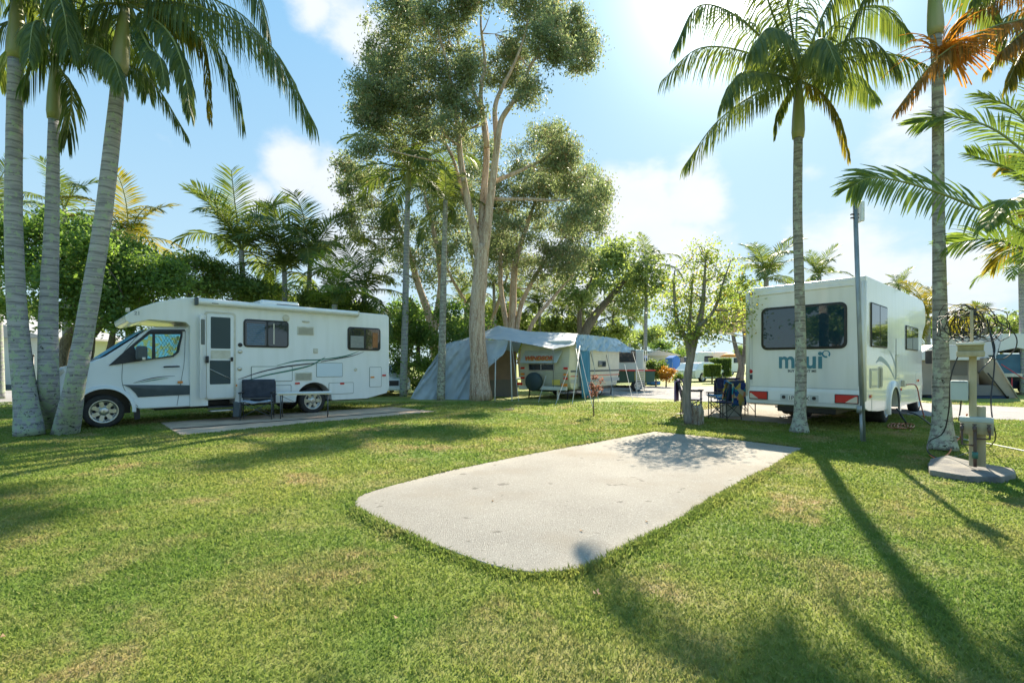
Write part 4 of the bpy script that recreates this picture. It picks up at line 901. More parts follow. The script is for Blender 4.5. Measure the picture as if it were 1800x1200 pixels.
# palm outside the frame on the right: its light green fronds reach in
b5 = Vector((8.6, 6.4, 0))
r_, t_ = palm('palm off to the right whose long light green fronds reach in at eye catching height', [b5, b5+Vector((-.1,0,1.6)), P(1905,480,6.6)], [.2,.13,.11], shaft=(.7,.12), n=0)
cc = tuple([1880, 455, 6.6])
for f, kw in (([cc,(1770,390,6.5),(1640,335,6.4),(1540,312,6.3),(1494,330,6.3)],{'up':Vector((0,-1,.35)),'vee':0,'hang':.5}),([cc,(1850,330,6.8),(1760,235,7.1),(1670,205,7.4),(1608,218,7.6)],{'up':Vector((0,-1,.5)),'hang':.3,'vee':.1}),([cc,(1840,390,6.1),(1780,350,5.7),(1730,400,5.4)],{'ll':.4}),
          ([cc,(1830,420,7.2),(1790,420,7.8),(1745,470,8.2)],{'lm':FRONDY}),([cc,(1860,280,7),(1830,160,7.4),(1780,110,7.8)],{'hang':.3}),([cc,(1950,330,6.8),(2050,300,7),(2150,400,7.2)],{}),([cc,(1840,300,7.4),(1790,200,7.8),(1720,165,8.2)],{'up':Vector((0,-1,.4)),'hang':.3,'vee':.1}),([cc,(1810,440,6.9),(1740,420,7.2),(1660,430,7.5)],{'up':Vector((0,-1,.4)),'hang':.5}),([cc,(1850,360,7.2),(1780,300,7.6),(1700,270,8)],{'up':Vector((0,-1,.5)),'hang':.4}),([cc,(1860,400,7.8),(1815,370,8.4),(1770,385,9)],{'lm':FRONDY}),([cc,(1900,360,6),(1920,330,5.3),(1960,420,4.8)],{}),
          ([cc,(1850,330,7.6),(1805,270,8.4),(1760,300,9)],{'lm':FRONDY,'ll':.4})):
    add_frond(r_, path(f, 7), **{**NEARF, 'll': .52, 'nl': 80, 'hang': .7, 'vee': .45, 'lm': FRONDL, **kw})
b6 = Vector((9.6, 7.6, 0))
DRYF = leafmat('dry_brown_leaflets', (.10,.09,.03), (.30,.17,.04), (1.6,1.2,.5), .45, 1.2)
r_, t_ = palm('tall palm off to the upper right with browned drying fronds hanging into view', [b6, b6+Vector((0,.1,3)), P(1915,-30,7.9)], [.22,.13,.11], shaft=(.9,.12), n=0, bark=PBARKD)
cc = (1905, -60, 7.9)
for f, kw in (([cc,(1830,20,7.6),(1740,50,7.4),(1650,100,7.3),(1575,195,7.2)],{}),([cc,(1850,-10,8),(1760,-5,8.1),(1690,30,8.2),(1660,80,8.2)],{}),([cc,(1850,60,7.6),(1800,90,7.4),(1770,150,7.3)],{'lm':FRONDY}),([cc,(1990,-20,7.7),(2060,40,7.6),(2100,150,7.6)],{'lm':FROND}),
          ([cc,(1890,30,7),(1860,90,6.5),(1830,170,6.3)],{}),([cc,(1840,0,8.4),(1770,30,8.7),(1700,80,8.9),(1650,140,9)],{'lm':FROND}),([cc,(1850,-40,7.8),(1780,-40,7.7),(1710,0,7.6)],{'lm':FROND}),([cc,(1860,40,7.2),(1810,50,7),(1760,90,6.8)],{}),([cc,(1900,-150,7.5),(1850,-220,7),(1780,-180,6.6)],{'lm':FROND}),([cc,(1850,10,8.6),(1790,60,9.2),(1730,130,9.6)],{'lm':FRONDY})):
    add_frond(r_, path(f, 8), **{**NEARF, 'll': .5, 'nl': 75, 'lm': DRYF, **kw})

# ---------------------------------------------------------------- middle and background palms
GB = 'palms behind the left motorhome'
def simple_palm(label, px, gy, crown, Y, r0, r1, L_, n=12, lm=FROND, kinds=None, group=None, bark=PBARK, shaft=None, bend=0, mid=None):
    g0 = Vector(((px-900)/F*Y, Y, 0)); top = P(crown[0], crown[1], Y); m_ = g0.lerp(top, .5)+Vector((bend, 0, 0))
    return palm(label, [g0, m_, top], [r0, (r0+r1)*.5, r1], shaft=shaft, n=n, L_=L_, lm=lm, kinds=kinds, group=group, bark=bark, start=px*.7, nseg=10)
simple_palm('tall slender palm at the left end of the blue tarp tent', 709, 695, (717,335), 20.0, .16, .10, 3.0, 15, FROND, shaft=(.9,.12), kinds=['up','mid','mid','mid','low','low','hang'])
simple_palm('thin mottled palm trunk right in front of the tarp tent', 775, 704, (783,352), 17.9, .155, .08, 2.0, 9, FROND, bark=PBARKD)
for lb, px, cr, Y, L_, n, lm, ks in (
    ('tallest upright palm over the left motorhome roof, one reddish frond', 437, (424,440), 20, 3.2, 13, FROND, ['up','up','up','mid','mid','mid','low']),
    ('bushy palm right of the tallest one over the motorhome roof', 503, (500,478), 21, 2.9, 13, FROND, ['up','up','mid','mid','mid','low']),
    ('palm with a bare pale trunk over the motorhome air conditioner', 535, (545,462), 22, 3.1, 12, FROND, ['up','up','mid','mid','low']),
    ('palm above the tail of the left motorhome, near the tall slender trunk', 640, (640,512), 20.5, 2.7, 13, FROND, ['up','mid','mid','low','hang']),
    ('broad yellow-green palm crown between the leaning trunk and the dark tree', 228, (226,418), 19.5, 2.5, 14, FRONDY, ['up','mid','mid','low','low','hang']),
    ('palm crown showing between the clumped grey trunks', 120, (112,372), 18.5, 2.1, 11, FROND, ['up','mid','low','low','hang']),
    ('palm at the left edge of the photo behind the grey trunk', 0, (-8,365), 18.5, 2.0, 11, FROND, ['up','mid','low','low','hang']),
    ('short feathery palm just behind the motorhome tail', 590, (588,535), 18.5, 1.9, 12, FRONDL, ['up','up','mid','mid']),
    ('low palm tuft above the middle of the motorhome roof', 488, (486,540), 23, 2.0, 12, FRONDL, ['up','mid','mid','low'])):
    simple_palm(lb, px, 0, cr, Y, .15, .10, L_, n, lm, ks, GB)
r_ = bpy.data.objects['palm_tree']
GF = 'slim palms far behind the caravan'
for i, (lb, px, cr, Y, L_, n) in enumerate((
    ('slim palm trunk right behind the ridge of the tarp tent', 872, (868,500), 30, 2.4, 10), ('dark far palm left of the tarp ridge', 905, (905,530), 34, 2.6, 11),
    ('far palm above the window flap of the old caravan', 950, (948,535), 33, 2.5, 11), ('far palm over the middle of the caravan roof', 985, (988,545), 35, 2.6, 11),
    ('pair of thin palm stems above the blue door cloth, left one', 1022, (1024,550), 36, 2.5, 10), ('pair of thin palm stems above the blue door cloth, right one', 1040, (1041,540), 37, 2.4, 10),
    ('far palm above the right end of the caravan', 1075, (1078,555), 34, 2.6, 11), ('lone tall palm with drooping crown right of the caravan', 1133, (1137,468), 30, 2.3, 11),
    ('far palm left of the small tree crown', 1108, (1106,560), 40, 2.4, 10), ('far palm between the tarp tent and the paperbark trunk', 820, (818,540), 32, 2.7, 11))):
    simple_palm(lb, px, 0, cr, Y, .13, .09, L_, n, FROND, None, GF)
GR = 'palms behind the rental motorhome'
simple_palm('broad palm crown showing over the left roof corner of the rental motorhome', 1345, 0, (1347,488), 26, .16, .12, 2.5, 14, FROND, ['up','up','mid','mid','low','hang'], GR)
simple_palm('small palm top right of the slim trunk above the rental motorhome', 1440, 0, (1440,486), 30, .16, .12, 1.9, 12, FROND, ['up','up','mid','low'], GR)
simple_palm('distant palm tuft above the front roof of the rental motorhome', 1580, 0, (1580,508), 36, .16, .12, 1.6, 10, FROND, ['up','mid','low'], GR)
simple_palm('yellowing palm between the rental motorhome and the blotchy trunk', 1628, 0, (1632,560), 24, .14, .1, 2.2, 14, FRONDY, ['up','mid','low','hang'], GR)
simple_palm('small palm with arching fronds at the right edge over the blue canopy', 1800, 0, (1795,470), 21, .13, .1, 1.8, 12, FRONDL, ['up','mid','low'], GR)
simple_palm('yellowing palm behind the cable tangle', 1700, 0, (1702,592), 26, .14, .1, 1.7, 12, FRONDY, ['up','mid','low','hang'], GR)
# fan palm
fp = empty('fan_palm', (P(1728,640,28).x, 28, 0), 0, 'small fan palm poking up right of the cable tangle', 'palm tree')
MB().tube([(0,0,0),(0,0,2.6),(.05,0,3.9)], [.22,.18,.16], 9).build('trunk', TBARK, fp)
Q = []
for i in range(26):
    a = random.uniform(0,2*PI); e = random.uniform(-.5,1.3); d = Vector((math.cos(a)*math.cos(e), math.sin(a)*math.cos(e), math.sin(e))); c = Vector((.05,0,4.0))+d*.7
    s = d.cross(Vector((0,0,1))).normalized(); u = s.cross(d)
    Q.append([c-d*.7+s*.01, c-d*.7-s*.01, c-s*.01, c+s*.01])
    for k in range(13):
        t = (k-6)/6*1.25; v = (d*math.cos(t)+s*math.sin(t)).normalized(); w2 = d.cross(u)*.03*(1 if abs(t) < .8 else .8); e2 = c+v*.62+Vector((0,0,-.10)); Q.append([c-w2*.3, c+v*.35-w2, e2, c+v*.35+w2])
quads('crown', [[tuple(v) for v in q] for q in Q], FROND, fp)

# ---------------------------------------------------------------- broadleaf trees
Yp = 17.9
tr = [(path([(845,703),(842,640),(838,560),(845,470),(848,430)], Yp), [.44,.33,.29,.27,.24]),
      (path([(846,470,17.9),(828,380,17.7),(812,300,17.5),(806,240,17.3),(799,180,17.2),(785,110,17),(770,50,16.9),(765,-30,16.8)], Yp), [.17,.13,.11,.09,.075,.05,.035,.02]),
      (path([(846,450,17.9),(849,360,18.1),(855,270,18.3),(851,210,18.5),(832,160,18.6),(812,100,18.8),(798,40,19),(790,-40,19.2)], Yp), [.18,.14,.115,.10,.08,.06,.04,.02]),
      (path([(850,450,17.9),(862,350,17.7),(872,270,17.5),(880,215,17.4),(898,185,17.3),(918,155,17.2),(935,110,17.1),(970,85,17),(1000,70,17)], Yp), [.19,.145,.12,.105,.085,.065,.05,.035,.02]),
      (path([(874,250),(870,190),(885,150),(905,110),(925,50),(935,-20)], Yp), [.12,.09,.07,.05,.03,.02]),
      (path([(856,260),(845,170),(852,110),(845,40),(850,-30)], Yp), [.11,.08,.06,.04,.02]),
      (path([(838,400),(815,345),(790,265),(745,210),(700,180)], Yp), [.10,.08,.06,.04,.02])]
tr.append((path([(868,320),(915,300),(955,280),(985,262),(1005,300)], Yp), [.085,.065,.05,.035,.02]))
tr.append((path([(868,350),(925,350),(985,352),(1020,345)], Yp), [.07,.055,.04,.02]))
bl = [(960,245,36,24,11),(988,275,26,24,10),(1000,318,40,26,11),(1038,350,28,30,9),(950,300,36,24,9),(1012,385,36,24,8),(712,20,42,28,14),(745,45,40,35,13),(662,100,28,26,9),(690,130,38,30,12),(650,165,28,35,10),(700,180,45,35,14),(750,150,45,40,12),(655,215,30,32,11),(695,235,40,30,12),(740,215,40,35,11),
      (790,75,40,40,11),(810,10,50,35,13),(860,30,45,35,13),(915,15,45,30,13),(960,30,40,30,11),(985,90,26,24,9),(1015,70,32,28,11),(1000,40,30,26,8),(950,75,35,30,8),(905,90,35,30,8),(860,110,38,35,10),(820,140,35,30,8),
      (900,130,28,25,7),(930,165,26,22,7),(950,185,24,18,6),(790,180,30,25,7),(760,100,35,30,9),(700,260,40,20,7),(840,-40,80,40,16),(920,-50,70,40,14),(740,-40,60,35,12),(650,255,25,18,5),(775,230,35,25,6),(640,190,18,18,4)]
tree('paperbark_tree', 'tall many-limbed paperbark with peeling pinkish bark in front of the tarp tent', G(845,703), tr,
     [(*pblob(a, b, Yp+random.uniform(-1.6,1.6), c, d, int(n*2.3), 1.2),) for a, b, c, d, n in bl+[(800,230,30,40,6),(830,200,30,30,6),(870,60,60,40,10),(930,120,50,30,8),(1020,95,30,24,7),(990,60,40,30,8),(780,130,50,40,8),(720,80,50,40,10),(680,60,40,40,9),(655,140,26,40,7)]], PLEAF, PAPER, leaf=(.135,.052), per=115, cr=.38, droop=.7, hole=-.24, nsc=.6, twigs=.8)
Y2 = 25
tree('paperbark_tree', 'broad paperbark behind the tall one, crown spreading right over the caravan', Vector((-.3, Y2, 0)),
     [(path([(890,640),(900,560),(905,470),(925,400),(950,330)], Y2), [.24,.2,.16,.11,.05]), (path([(905,620),(915,540),(950,470),(990,420)], Y2), [.15,.12,.09,.04]), (path([(895,600),(880,500),(885,400),(910,330)], Y2), [.15,.12,.09,.04]), (path([(912,640),(935,570),(975,520),(1010,480)], Y2), [.13,.11,.08,.04])],
     [(*pblob(a, b, Y2+random.uniform(-2,2), c, d, int(n*1.8), 1.2),) for a, b, c, d, n in ((830,300,40,30,8),(810,350,40,34,8),(850,260,40,26,7),(860,420,50,36,9),(1050,385,20,30,8),(1055,340,16,24,6),(870,380,40,30,10),(900,455,50,30,12),(960,470,50,26,12),(1010,445,40,24,10),(940,320,50,34,12),(850,440,30,30,8),(960,240,38,26,10),(985,270,30,24,8),(925,290,50,30,12),(1000,320,45,30,12),(1030,350,36,32,10),(890,340,50,35,12),(950,350,50,32,12),(1020,400,42,30,10),(970,400,45,30,10),(915,400,50,30,9),(880,430,40,26,6),(960,440,50,22,7),(1035,300,22,20,5),(850,300,40,30,7))],
     PLEAF, PAPER, leaf=(.16,.065), per=135, cr=.52, droop=.5, hole=-.35, nsc=.6, twigs=.7)
Y3 = 24
tree('paperbark_tree', 'leaning paperbark behind the slender palm trunks, left of the tall one', Vector((-4.1, Y3, 0)),
     [(path([(768,640),(755,560),(735,500),(715,430),(690,370)], Y3), [.24,.2,.16,.11,.05]), (path([(760,600),(775,500),(765,420),(745,340)], Y3), [.2,.16,.11,.05])],
     [(*pblob(a, b, Y3+random.uniform(-2,2), c, d, int(n*1.8), 1.2),) for a, b, c, d, n in ((625,300,32,26,9),(660,320,40,30,11),(640,360,36,28,9),(690,380,44,30,11),(740,330,45,40,11),(770,390,45,35,10),(655,420,40,30,9),(720,440,45,25,8),(790,440,36,30,7),(620,390,22,22,5),(760,290,45,35,9),(800,350,40,45,8),(610,330,18,18,4))],
     PLEAF, PAPER, leaf=(.18,.07), per=105, cr=.48, droop=.5, hole=-.35, nsc=.6, twigs=.7)
Y4 = 31
tree('spreading_tree', 'spreading olive green tree above the right half of the caravan', Vector((4.2, Y4, 0)),
     [(path([(1010,632),(1035,570),(1075,520),(1110,480)], Y4), [.35,.3,.2,.08]), (path([(1020,610),(1020,540),(1040,490)], Y4), [.2,.15,.06])],
     [(*pblob(a, b, Y4+random.uniform(-2,2), c, d, n, 1.1),) for a, b, c, d, n in ((1060,440,45,20,10),(1100,455,40,24,10),(1040,480,45,26,10),(1090,495,50,26,12),(1130,480,34,22,8),(1150,505,30,22,6),(1030,520,44,20,7),(1110,530,44,18,7),(1000,470,36,26,8))],
     MLEAF, TBARK, leaf=(.30,.13), per=110, cr=.8)
tree('paperbark_tree', 'hazy paperbark furthest back, filling in behind the forked limbs of the tall one', Vector((-1.6, 30, 0)),
     [(path([(855,640),(850,560),(835,480),(820,400)], 30), [.22,.18,.12,.05]), (path([(852,600),(880,520),(900,460)], 30), [.14,.1,.05]), (path([(848,580),(800,500),(770,440)], 30), [.14,.1,.05])],
     [(*pblob(a, b, 30+random.uniform(-2,2), c, d, n, 1.2),) for a, b, c, d, n in ((760,430,40,34,16),(800,390,40,34,16),(840,400,36,36,14),(880,430,44,34,16),(920,470,44,30,14),(800,470,44,26,12),(720,400,36,32,12),(690,450,36,26,10),(970,500,40,22,10),(860,490,44,20,9),(740,490,36,20,8),(790,330,36,34,12),(830,350,30,30,9),(920,410,36,30,11))],
     PLEAF, PAPER, leaf=(.21,.085), per=105, cr=.6, droop=.5, hole=-.25)
# dark trees behind the left motorhome
def dtree(label, base, stems, blobs, Y, lm=DLEAF, leaf=(.15,.07), per=210, cr=.46, name='leafy_tree', group=None, bark=TBARK):
    return tree(name, label, Vector(((base-900)/F*Y, Y, 0)), [(path(s, Y), r) for s, r in stems], [(*pblob(a, b, Y+random.uniform(-1,1), c, d, n, 1.1),) for a, b, c, d, n in blobs], lm, bark, leaf=leaf, per=per, cr=cr, group=group)
GL = 'leafy trees behind the left motorhome'
dtree('dark glossy tree filling the gap between the clumped palm trunks', 130, [([(140,655),(150,590),(130,520),(110,460)],[.3,.24,.16,.06]), ([(150,600),(185,560),(215,520)],[.16,.1,.05])],
      [(60,420,50,36,12),(120,405,50,30,11),(20,470,45,40,10),(80,480,50,40,13),(140,470,44,40,12),(30,540,40,30,7),(90,550,40,26,6),(165,520,40,36,9),(150,430,36,30,8),(10,410,30,26,6),(210,560,30,22,5)], 15.5, group=GL)
dtree('leafy tree right of the leaning trunk with twisted pale stems below', 205, [([(110,660),(118,600),(150,560),(200,500)],[.2,.2,.14,.06]), ([(185,655),(196,600),(205,540)],[.12,.1,.05]), ([(215,650),(228,600),(240,560)],[.10,.08,.05])],
      [(215,470,46,34,12),(260,480,46,30,12),(200,520,44,34,11),(250,530,40,22,7),(290,500,40,24,9),(190,450,30,24,7),(235,440,30,20,6)], 17, group=GL)
dtree('bright green bushy tree over the front of the motorhome roof', 330, [([(330,650),(335,560),(330,500)],[.2,.15,.06])],
      [(300,480,44,24,10),(345,462,44,20,9),(385,480,40,22,9),(325,505,50,20,9),(375,510,50,20,8),(420,500,36,20,7),(410,525,30,14,4)], 19, lm=HLEAF, group=GL)
dtree('low yellow-green bushes over the motorhome roof centre', 450, [([(450,650),(455,560),(450,520)],[.14,.1,.05])], [(450,515,40,18,8),(490,520,40,18,8),(530,525,40,18,8),(570,535,40,16,7),(620,545,40,20,8),(665,560,30,30,7)], 21, lm=HLEAF, group=GL)
dtree('dense dark shrubbery between the motorhome tail and the tarp tent', 735, [([(735,650),(735,620),(735,600)],[.14,.1,.05])],
      [(705,600,26,30,10),(740,590,34,32,12),(775,600,34,30,12),(700,645,26,24,9),(740,640,36,28,12),(790,560,30,28,9),(720,560,30,28,8),(815,590,30,28,9),(700,670,24,14,6),(745,668,30,14,7),(840,570,28,28,8)], 21.5, lm=DLEAF, group=GL, per=140)
dtree('dim shrubbery behind the tarp ridge and caravan roof', 930, [([(930,650),(935,600),(930,580)],[.14,.1,.05])],
      [(870,560,36,26,8),(920,575,40,22,8),(970,580,40,20,8),(1020,585,40,16,8),(900,600,30,20,5),(880,610,30,24,6),(1070,590,36,14,6)], 34, lm=MLEAF, leaf=(.34,.15), cr=.75)
# small tree with the stump
tree('small_tree', 'small olive leaved tree with a bare grey trunk left of the rental motorhome', G(1213,745),
     [(path([(1213,746),(1207,700),(1210,655),(1220,600),(1233,550),(1238,500),(1240,450)], 10.75), [.125,.095,.085,.08,.06,.035,.012]), (path([(1213,640),(1207,600),(1190,560),(1185,510),(1186,475)], 10.75), [.06,.05,.04,.03,.012]),
      (path([(1228,575),(1255,545),(1270,500),(1284,460)], 10.6), [.05,.035,.025,.01]), (path([(1216,625),(1212,580),(1215,530),(1218,480)], 10.9), [.05,.04,.03,.012])],
     [(*pblob(a, b, 10.75+e, c, d, n),) for a, b, c, d, n, e in ((1200,590,26,18,12,0),(1240,585,28,18,12,-.3),(1215,560,34,22,14,.3),(1185,555,22,22,10,-.2),(1260,560,28,20,12,.2),(1285,545,24,20,9,.3),(1298,565,16,14,5,0),(1230,530,34,22,12,0),(1195,525,24,20,9,.3),(1268,520,22,20,8,-.3),
      (1185,495,14,16,5,0),(1215,495,18,18,6,0),(1245,490,20,20,7,.2),(1240,460,12,16,5,0),(1247,435,8,10,3,0),(1225,460,9,14,3,0),(1285,480,7,12,3,0),(1287,458,5,8,2,0),(1175,580,14,12,4,0),(1226,433,5,7,2,0),(1205,465,8,14,3,0),(1262,480,10,16,4,0),(1255,448,7,12,3,0),(1170,540,12,16,4,0),(1295,520,14,16,4,0),(1310,545,10,10,3,0))],
     SLEAF, mat('grey_bark', (.30,.26,.23), .9, c2=(.18,.16,.14), scale=6, stretch=(4,4,.6), bump=.7, bscale=12), leaf=(.07,.042), per=40, cr=.27, droop=.2, cat='tree')
# far rows: a few shapes, then copies
FT = []
def far_proto(i, label, lm):
    random.seed(40+i)
    hgt = 7.5; bl = []
    for k in range(9): bl.append((Vector((random.uniform(-2.4,2.4), random.uniform(-1.5,1.5), random.uniform(3.2,6.6))), (1.5,1.3,1.0), 9))
    t = tree('far_tree', label, (0,0,0), [([Vector((0,0,0)),Vector((.2,0,2.2)),Vector((0,.2,4.6))],[.28,.2,.1]), ([Vector((.1,0,1.4)),Vector((.9,0,3)),Vector((1.6,0,4.6))],[.14,.1,.05])], bl, lm, TBARK, leaf=(.34,.16), per=70, cr=.62, group='trees along the far side of the park')
    return t
spots = [(-62,60,1.2),(-52,55,1.1),(-44,46,1.05),(-36,50,1.1),(-29,44,1.0),(-23,48,1.1),(-17,46,1.05),(-11,50,1.1),(-5,52,1.0),(1,50,.9),(7,55,.85),(12,58,.8),(16.5,60,.82),(21,66,.7),(25,70,.55),(33,68,.55),(39,64,.72),(45,60,.85),(52,56,.95),(60,55,1.0),
         (40,40,.85),(47,38,.9),(35,44,.75),(55,40,.9),(-50,36,.8),(-40,34,.75)]
where = ['behind the left cabin','at the far left','beyond the left motorhome bonnet','beyond the left motorhome cab','beyond the motorhome door','beyond the motorhome roof','behind the tall palms','behind the tarp tent','behind the paperbark','behind the caravan','right of the caravan roof','behind the far beige cabin','beyond the white car','beyond the far campervan','low on the skyline left of the rental motorhome','low on the skyline behind the rental motorhome','over the rental motorhome cab','behind the camper trailer','behind the blue canopy','at the far right','behind the fan palm','right of the fan palm','left of the fan palm','right of the blue canopy','left of the white cabin','behind the white cabin']
protos = [far_proto(0, 'x', MLEAF), far_proto(1, 'x', DLEAF), far_proto(2, 'x', MLEAF)]
sty = ['olive green', 'dark green', 'pale olive']
for i, (x, y, s) in enumerate(spots):
    o = protos[i] if i < 3 else copy_tree(protos[i % 3]); o.location = (x, y, 0); o.rotation_euler = (0,0,i*1.7); o.scale = (s*1.15, s*1.15, s)
    o['label'] = '%s far tree %s' % (sty[i % 3], where[i])
random.seed(99)
# hedge row far back, closing the horizon
def bush(name, label, c, rd, n, lm, leaf=(.12,.06), per=90, cr=.2, cat='shrub', group=None, stem=True):
    c = Vector(c); return tree(name, label, (c.x, c.y, 0), [([Vector((c.x,c.y,0)), Vector((c.x,c.y,c.z*.6)), Vector((c.x,c.y,c.z))],[.05,.04,.02])], [(c, rd, n)], lm, TBARK, leaf=leaf, per=per, cr=cr, cat=cat, group=group, tname='stem', cname='foliage', limbs=False, twigs=.15)
def pbush(name, label, px, py, rx, ry, Y, lm, n=34, **k):
    c, r, _ = pblob(px, py, Y, rx, ry, n); return bush(name, label, c, r, n, lm, **k)
pbush('round_shrub', 'rounded green shrub right of the caravan drawbar', 1153, 648, 17, 17, 29, HLEAF, 40, cr=.22)
pbush('orange_shrub', 'low orange flowering shrub beside the rounded green shrub', 1171, 658, 12, 10, 28, OLEAF, 22, cr=.18)
pbush('low_shrub', 'low leafy shrub in front of the far white car wheel', 1190, 664, 10, 6, 36, HLEAF, 12, cr=.18)
def box_hedge(label, x0, x1, y0, y1, Y, dep, stem=False):
    a, b = P(x0, y1, Y), P(x1, y0, Y); root = empty('clipped_hedge', (a.x, Y, 0), 0, label, 'hedge', 'clipped hedges across the road')
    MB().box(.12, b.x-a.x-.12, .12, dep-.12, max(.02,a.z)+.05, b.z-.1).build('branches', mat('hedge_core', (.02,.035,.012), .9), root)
    n = 6500; p = rng.uniform(0,1,(n,3)); f = rng.integers(0,4,n)
    p[f==0,1] = rng.uniform(0,.12,(f==0).sum()); p[f==1,2] = rng.uniform(.9,1,(f==1).sum()); p[f==2,0] = rng.uniform(0,.08,(f==2).sum()); p[f==3,0] = rng.uniform(.92,1,(f==3).sum())
    q = p*np.array([b.x-a.x, dep, b.z-max(0,a.z)])+np.array([0,0,max(0,a.z)])+rng.normal(0,.03,(n,3)); quads('foliage', leafquads(q, .11, .06), HLEAF, root)
    if a.z > .15: MB().tube([((b.x-a.x)/2, dep/2, 0),((b.x-a.x)/2, dep/2, a.z+.2)], .06, 6).build('stem', TBARK, root)
box_hedge('small cube shaped hedge on a short stem', 1247, 1267, 641, 662, 33, 1.0)
box_hedge('larger clipped green hedge behind the cube shaped one', 1258, 1286, 630, 662, 38, 1.3)
# forked tree on the right of the hedges
dtree('forked grey tree behind the camp chairs, left of the rental motorhome', 1300, [([(1300,668),(1303,640),(1293,610),(1285,570)],[.22,.17,.12,.07]), ([(1303,645),(1310,610),(1305,560)],[.16,.12,.07])],
      [(1290,520,26,16,7),(1310,500,26,16,7),(1295,545,24,14,6),(1320,530,24,18,6),(1275,545,16,12,4)], 27, lm=SLEAF, leaf=(.2,.1), cr=.5, per=60)
# trees behind the photographer, mirrored in windows and panes
for i, (x, y, s) in enumerate(((-9,-9,1.0),(2,-12,1.1),(12,-8,1.0),(-20,-4,1.1))):
    o = copy_tree(protos[(i+1) % 3]); o.location = (x, y, 0); o.rotation_euler = (0,0,i*2.1); o.scale = (s*.9,s*.9,s*.95); o['label'] = ['bushy','tall','rounded','broad'][i]+' tree behind the photographer, mirrored in the windows'; o['group'] = 'trees behind the photographer'
# ---------------------------------------------------------------- tarp tent
def poly_(pts, n):
    out = []; k = len(pts)-1
    for i in range(n): t = i/(n-1)*k; j = min(int(t), k-1); out.append(pts[j].lerp(pts[j+1], t-j))
    return out
def cloth(name, rows, m, root, nu=26, nv=12, amp=.03, solid=.012, lin=True):
    R2 = [(poly_ if lin else spline)([P(*p) for p in r], nu) for r in rows]; g = []
    for i in range(nu): g.append((poly_ if lin else spline)([r[i] for r in R2], nv))
    b = Vector(root.location); mb = MB(); vs = []
    for i in range(nu):
        for j in range(nv):
            p = g[i][j]-b; e = 1 if 0 < j < nv-1 else .3
            f_ = mnoise.noise(Vector((i*.55+j*.25, j*.12, len(name))))*1.6+mnoise.noise(Vector((i*1.3-j*.4, j*.3, 3+len(name))))*.8; vs.append(p+Vector((0, f_*amp*e*1.6, f_*amp*e*.9)))
    mb.add(vs, [(i*nv+j, (i+1)*nv+j, (i+1)*nv+j+1, i*nv+j+1) for i in range(nu-1) for j in range(nv-1)], True)
    return mb.build(name, m, root)
T_ = empty('tarp_tent', G(850,705), 0, 'blue-grey tarpaulin tent stretched on poles beside and over the old caravan', 'tent')
cloth('front_wall', [[(773,616,18.5),(790,604,18.6),(812,599,18.6),(832,594,18.7),(855,597,18.5),(894,598,18.4)], [(757,640,18.35),(780,625,18.4),(805,622,18.4),(830,620,18.4),(852,620,18.35),(886,621,18.3)],
    [(739,668,18.25),(765,660,18.3),(795,655,18.3),(820,652,18.3),(842,650,18.2),(858,650,18.1)], [(721,701,18.1),(745,703,18.15),(775,704,18.15),(800,704,18.15),(822,705,18.1),(850,706,18.0)]], TARP, T_, amp=.05, nu=41, nv=22, lin=False)
cloth('ridge_sheet', [[(781,605,20.8),(830,592,21),(876,572,20.6),(925,582,20.5),(970,584,20.3),(1016,586,19.8)], [(778,608,19.5),(832,592,19.6),(884,584,19.6),(928,590,19.4),(972,594,19.1),(1013,594,18.8)],
    [(775,615,18.6),(832,594,18.7),(894,598,18.35),(935,606,18.0),(972,613,17.75),(1009,606,17.6)]], TARPL, T_, amp=.045, nu=51, nv=17)
cloth('side_flap', [[(1014,588,17.85),(1030,588,18.65),(1047,590,19.45),(1064,592,20.3),(1084,595,21.4),(1108,611,22.3)], [(1013,600,17.75),(1028,602,18.5),(1046,603,19.3),(1063,605,20.2),(1084,607,21.2),(1109,615,22.2)],
    [(1012,612,17.65),(1024,616,18.3),(1044,616,19.15),(1063,618,20.05),(1085,618,21.1),(1109,620,22.1)]], TARPS, T_, amp=.07, nu=56, nv=13)
def tb(root, name, segs, r, m, n=6):
    b = Vector(root.location); mb = MB()
    for s in segs: mb.tube([p-b for p in s], r, n)
    return mb.build(name, m, root)
b_ = Vector(T_.location)
iw = cloth('inner_wall', [[(852,622,20.2),(880,615,20.2),(908,618,20.2)], [(850,670,20.1),(880,668,20.1),(908,668,20.1)]], BRCV, T_, nu=12, nv=6)
cloth('inner_wall', [[(850,668,20),(880,667,20),(910,667,20)], [(850,697,19.9),(880,698,19.9),(910,697,19.9)]], GRCV, T_, nu=12, nv=6)
cloth('roof_lining', [[(862,600,20.6),(890,600,20.6),(916,602,20.6)], [(862,622,20.3),(890,618,20.3),(910,620,20.3)]], TARP, T_, nu=8, nv=4)
wp = mat('white_pole', (.62,.63,.60), .5)
for a, c in (((871,630,18.2),(870,704,17.7)),((897,598,18.3),(900,705,17.5))): tb(T_, 'tent_pole', [[P(*a), Vector((P(*c).x, P(*c).y, 0))]], .022, wp)
for a, c in (((972,613,17.7),(972,640,17.7)),((1020,600,18.2),(1006,711,16)),((1012,611,17.6),(1030,708,16.5))): tb(T_, 'tent_pole', [[P(*a), G(c[0], c[1]) if c[1] > 660 else P(*c)]], .016, wp)
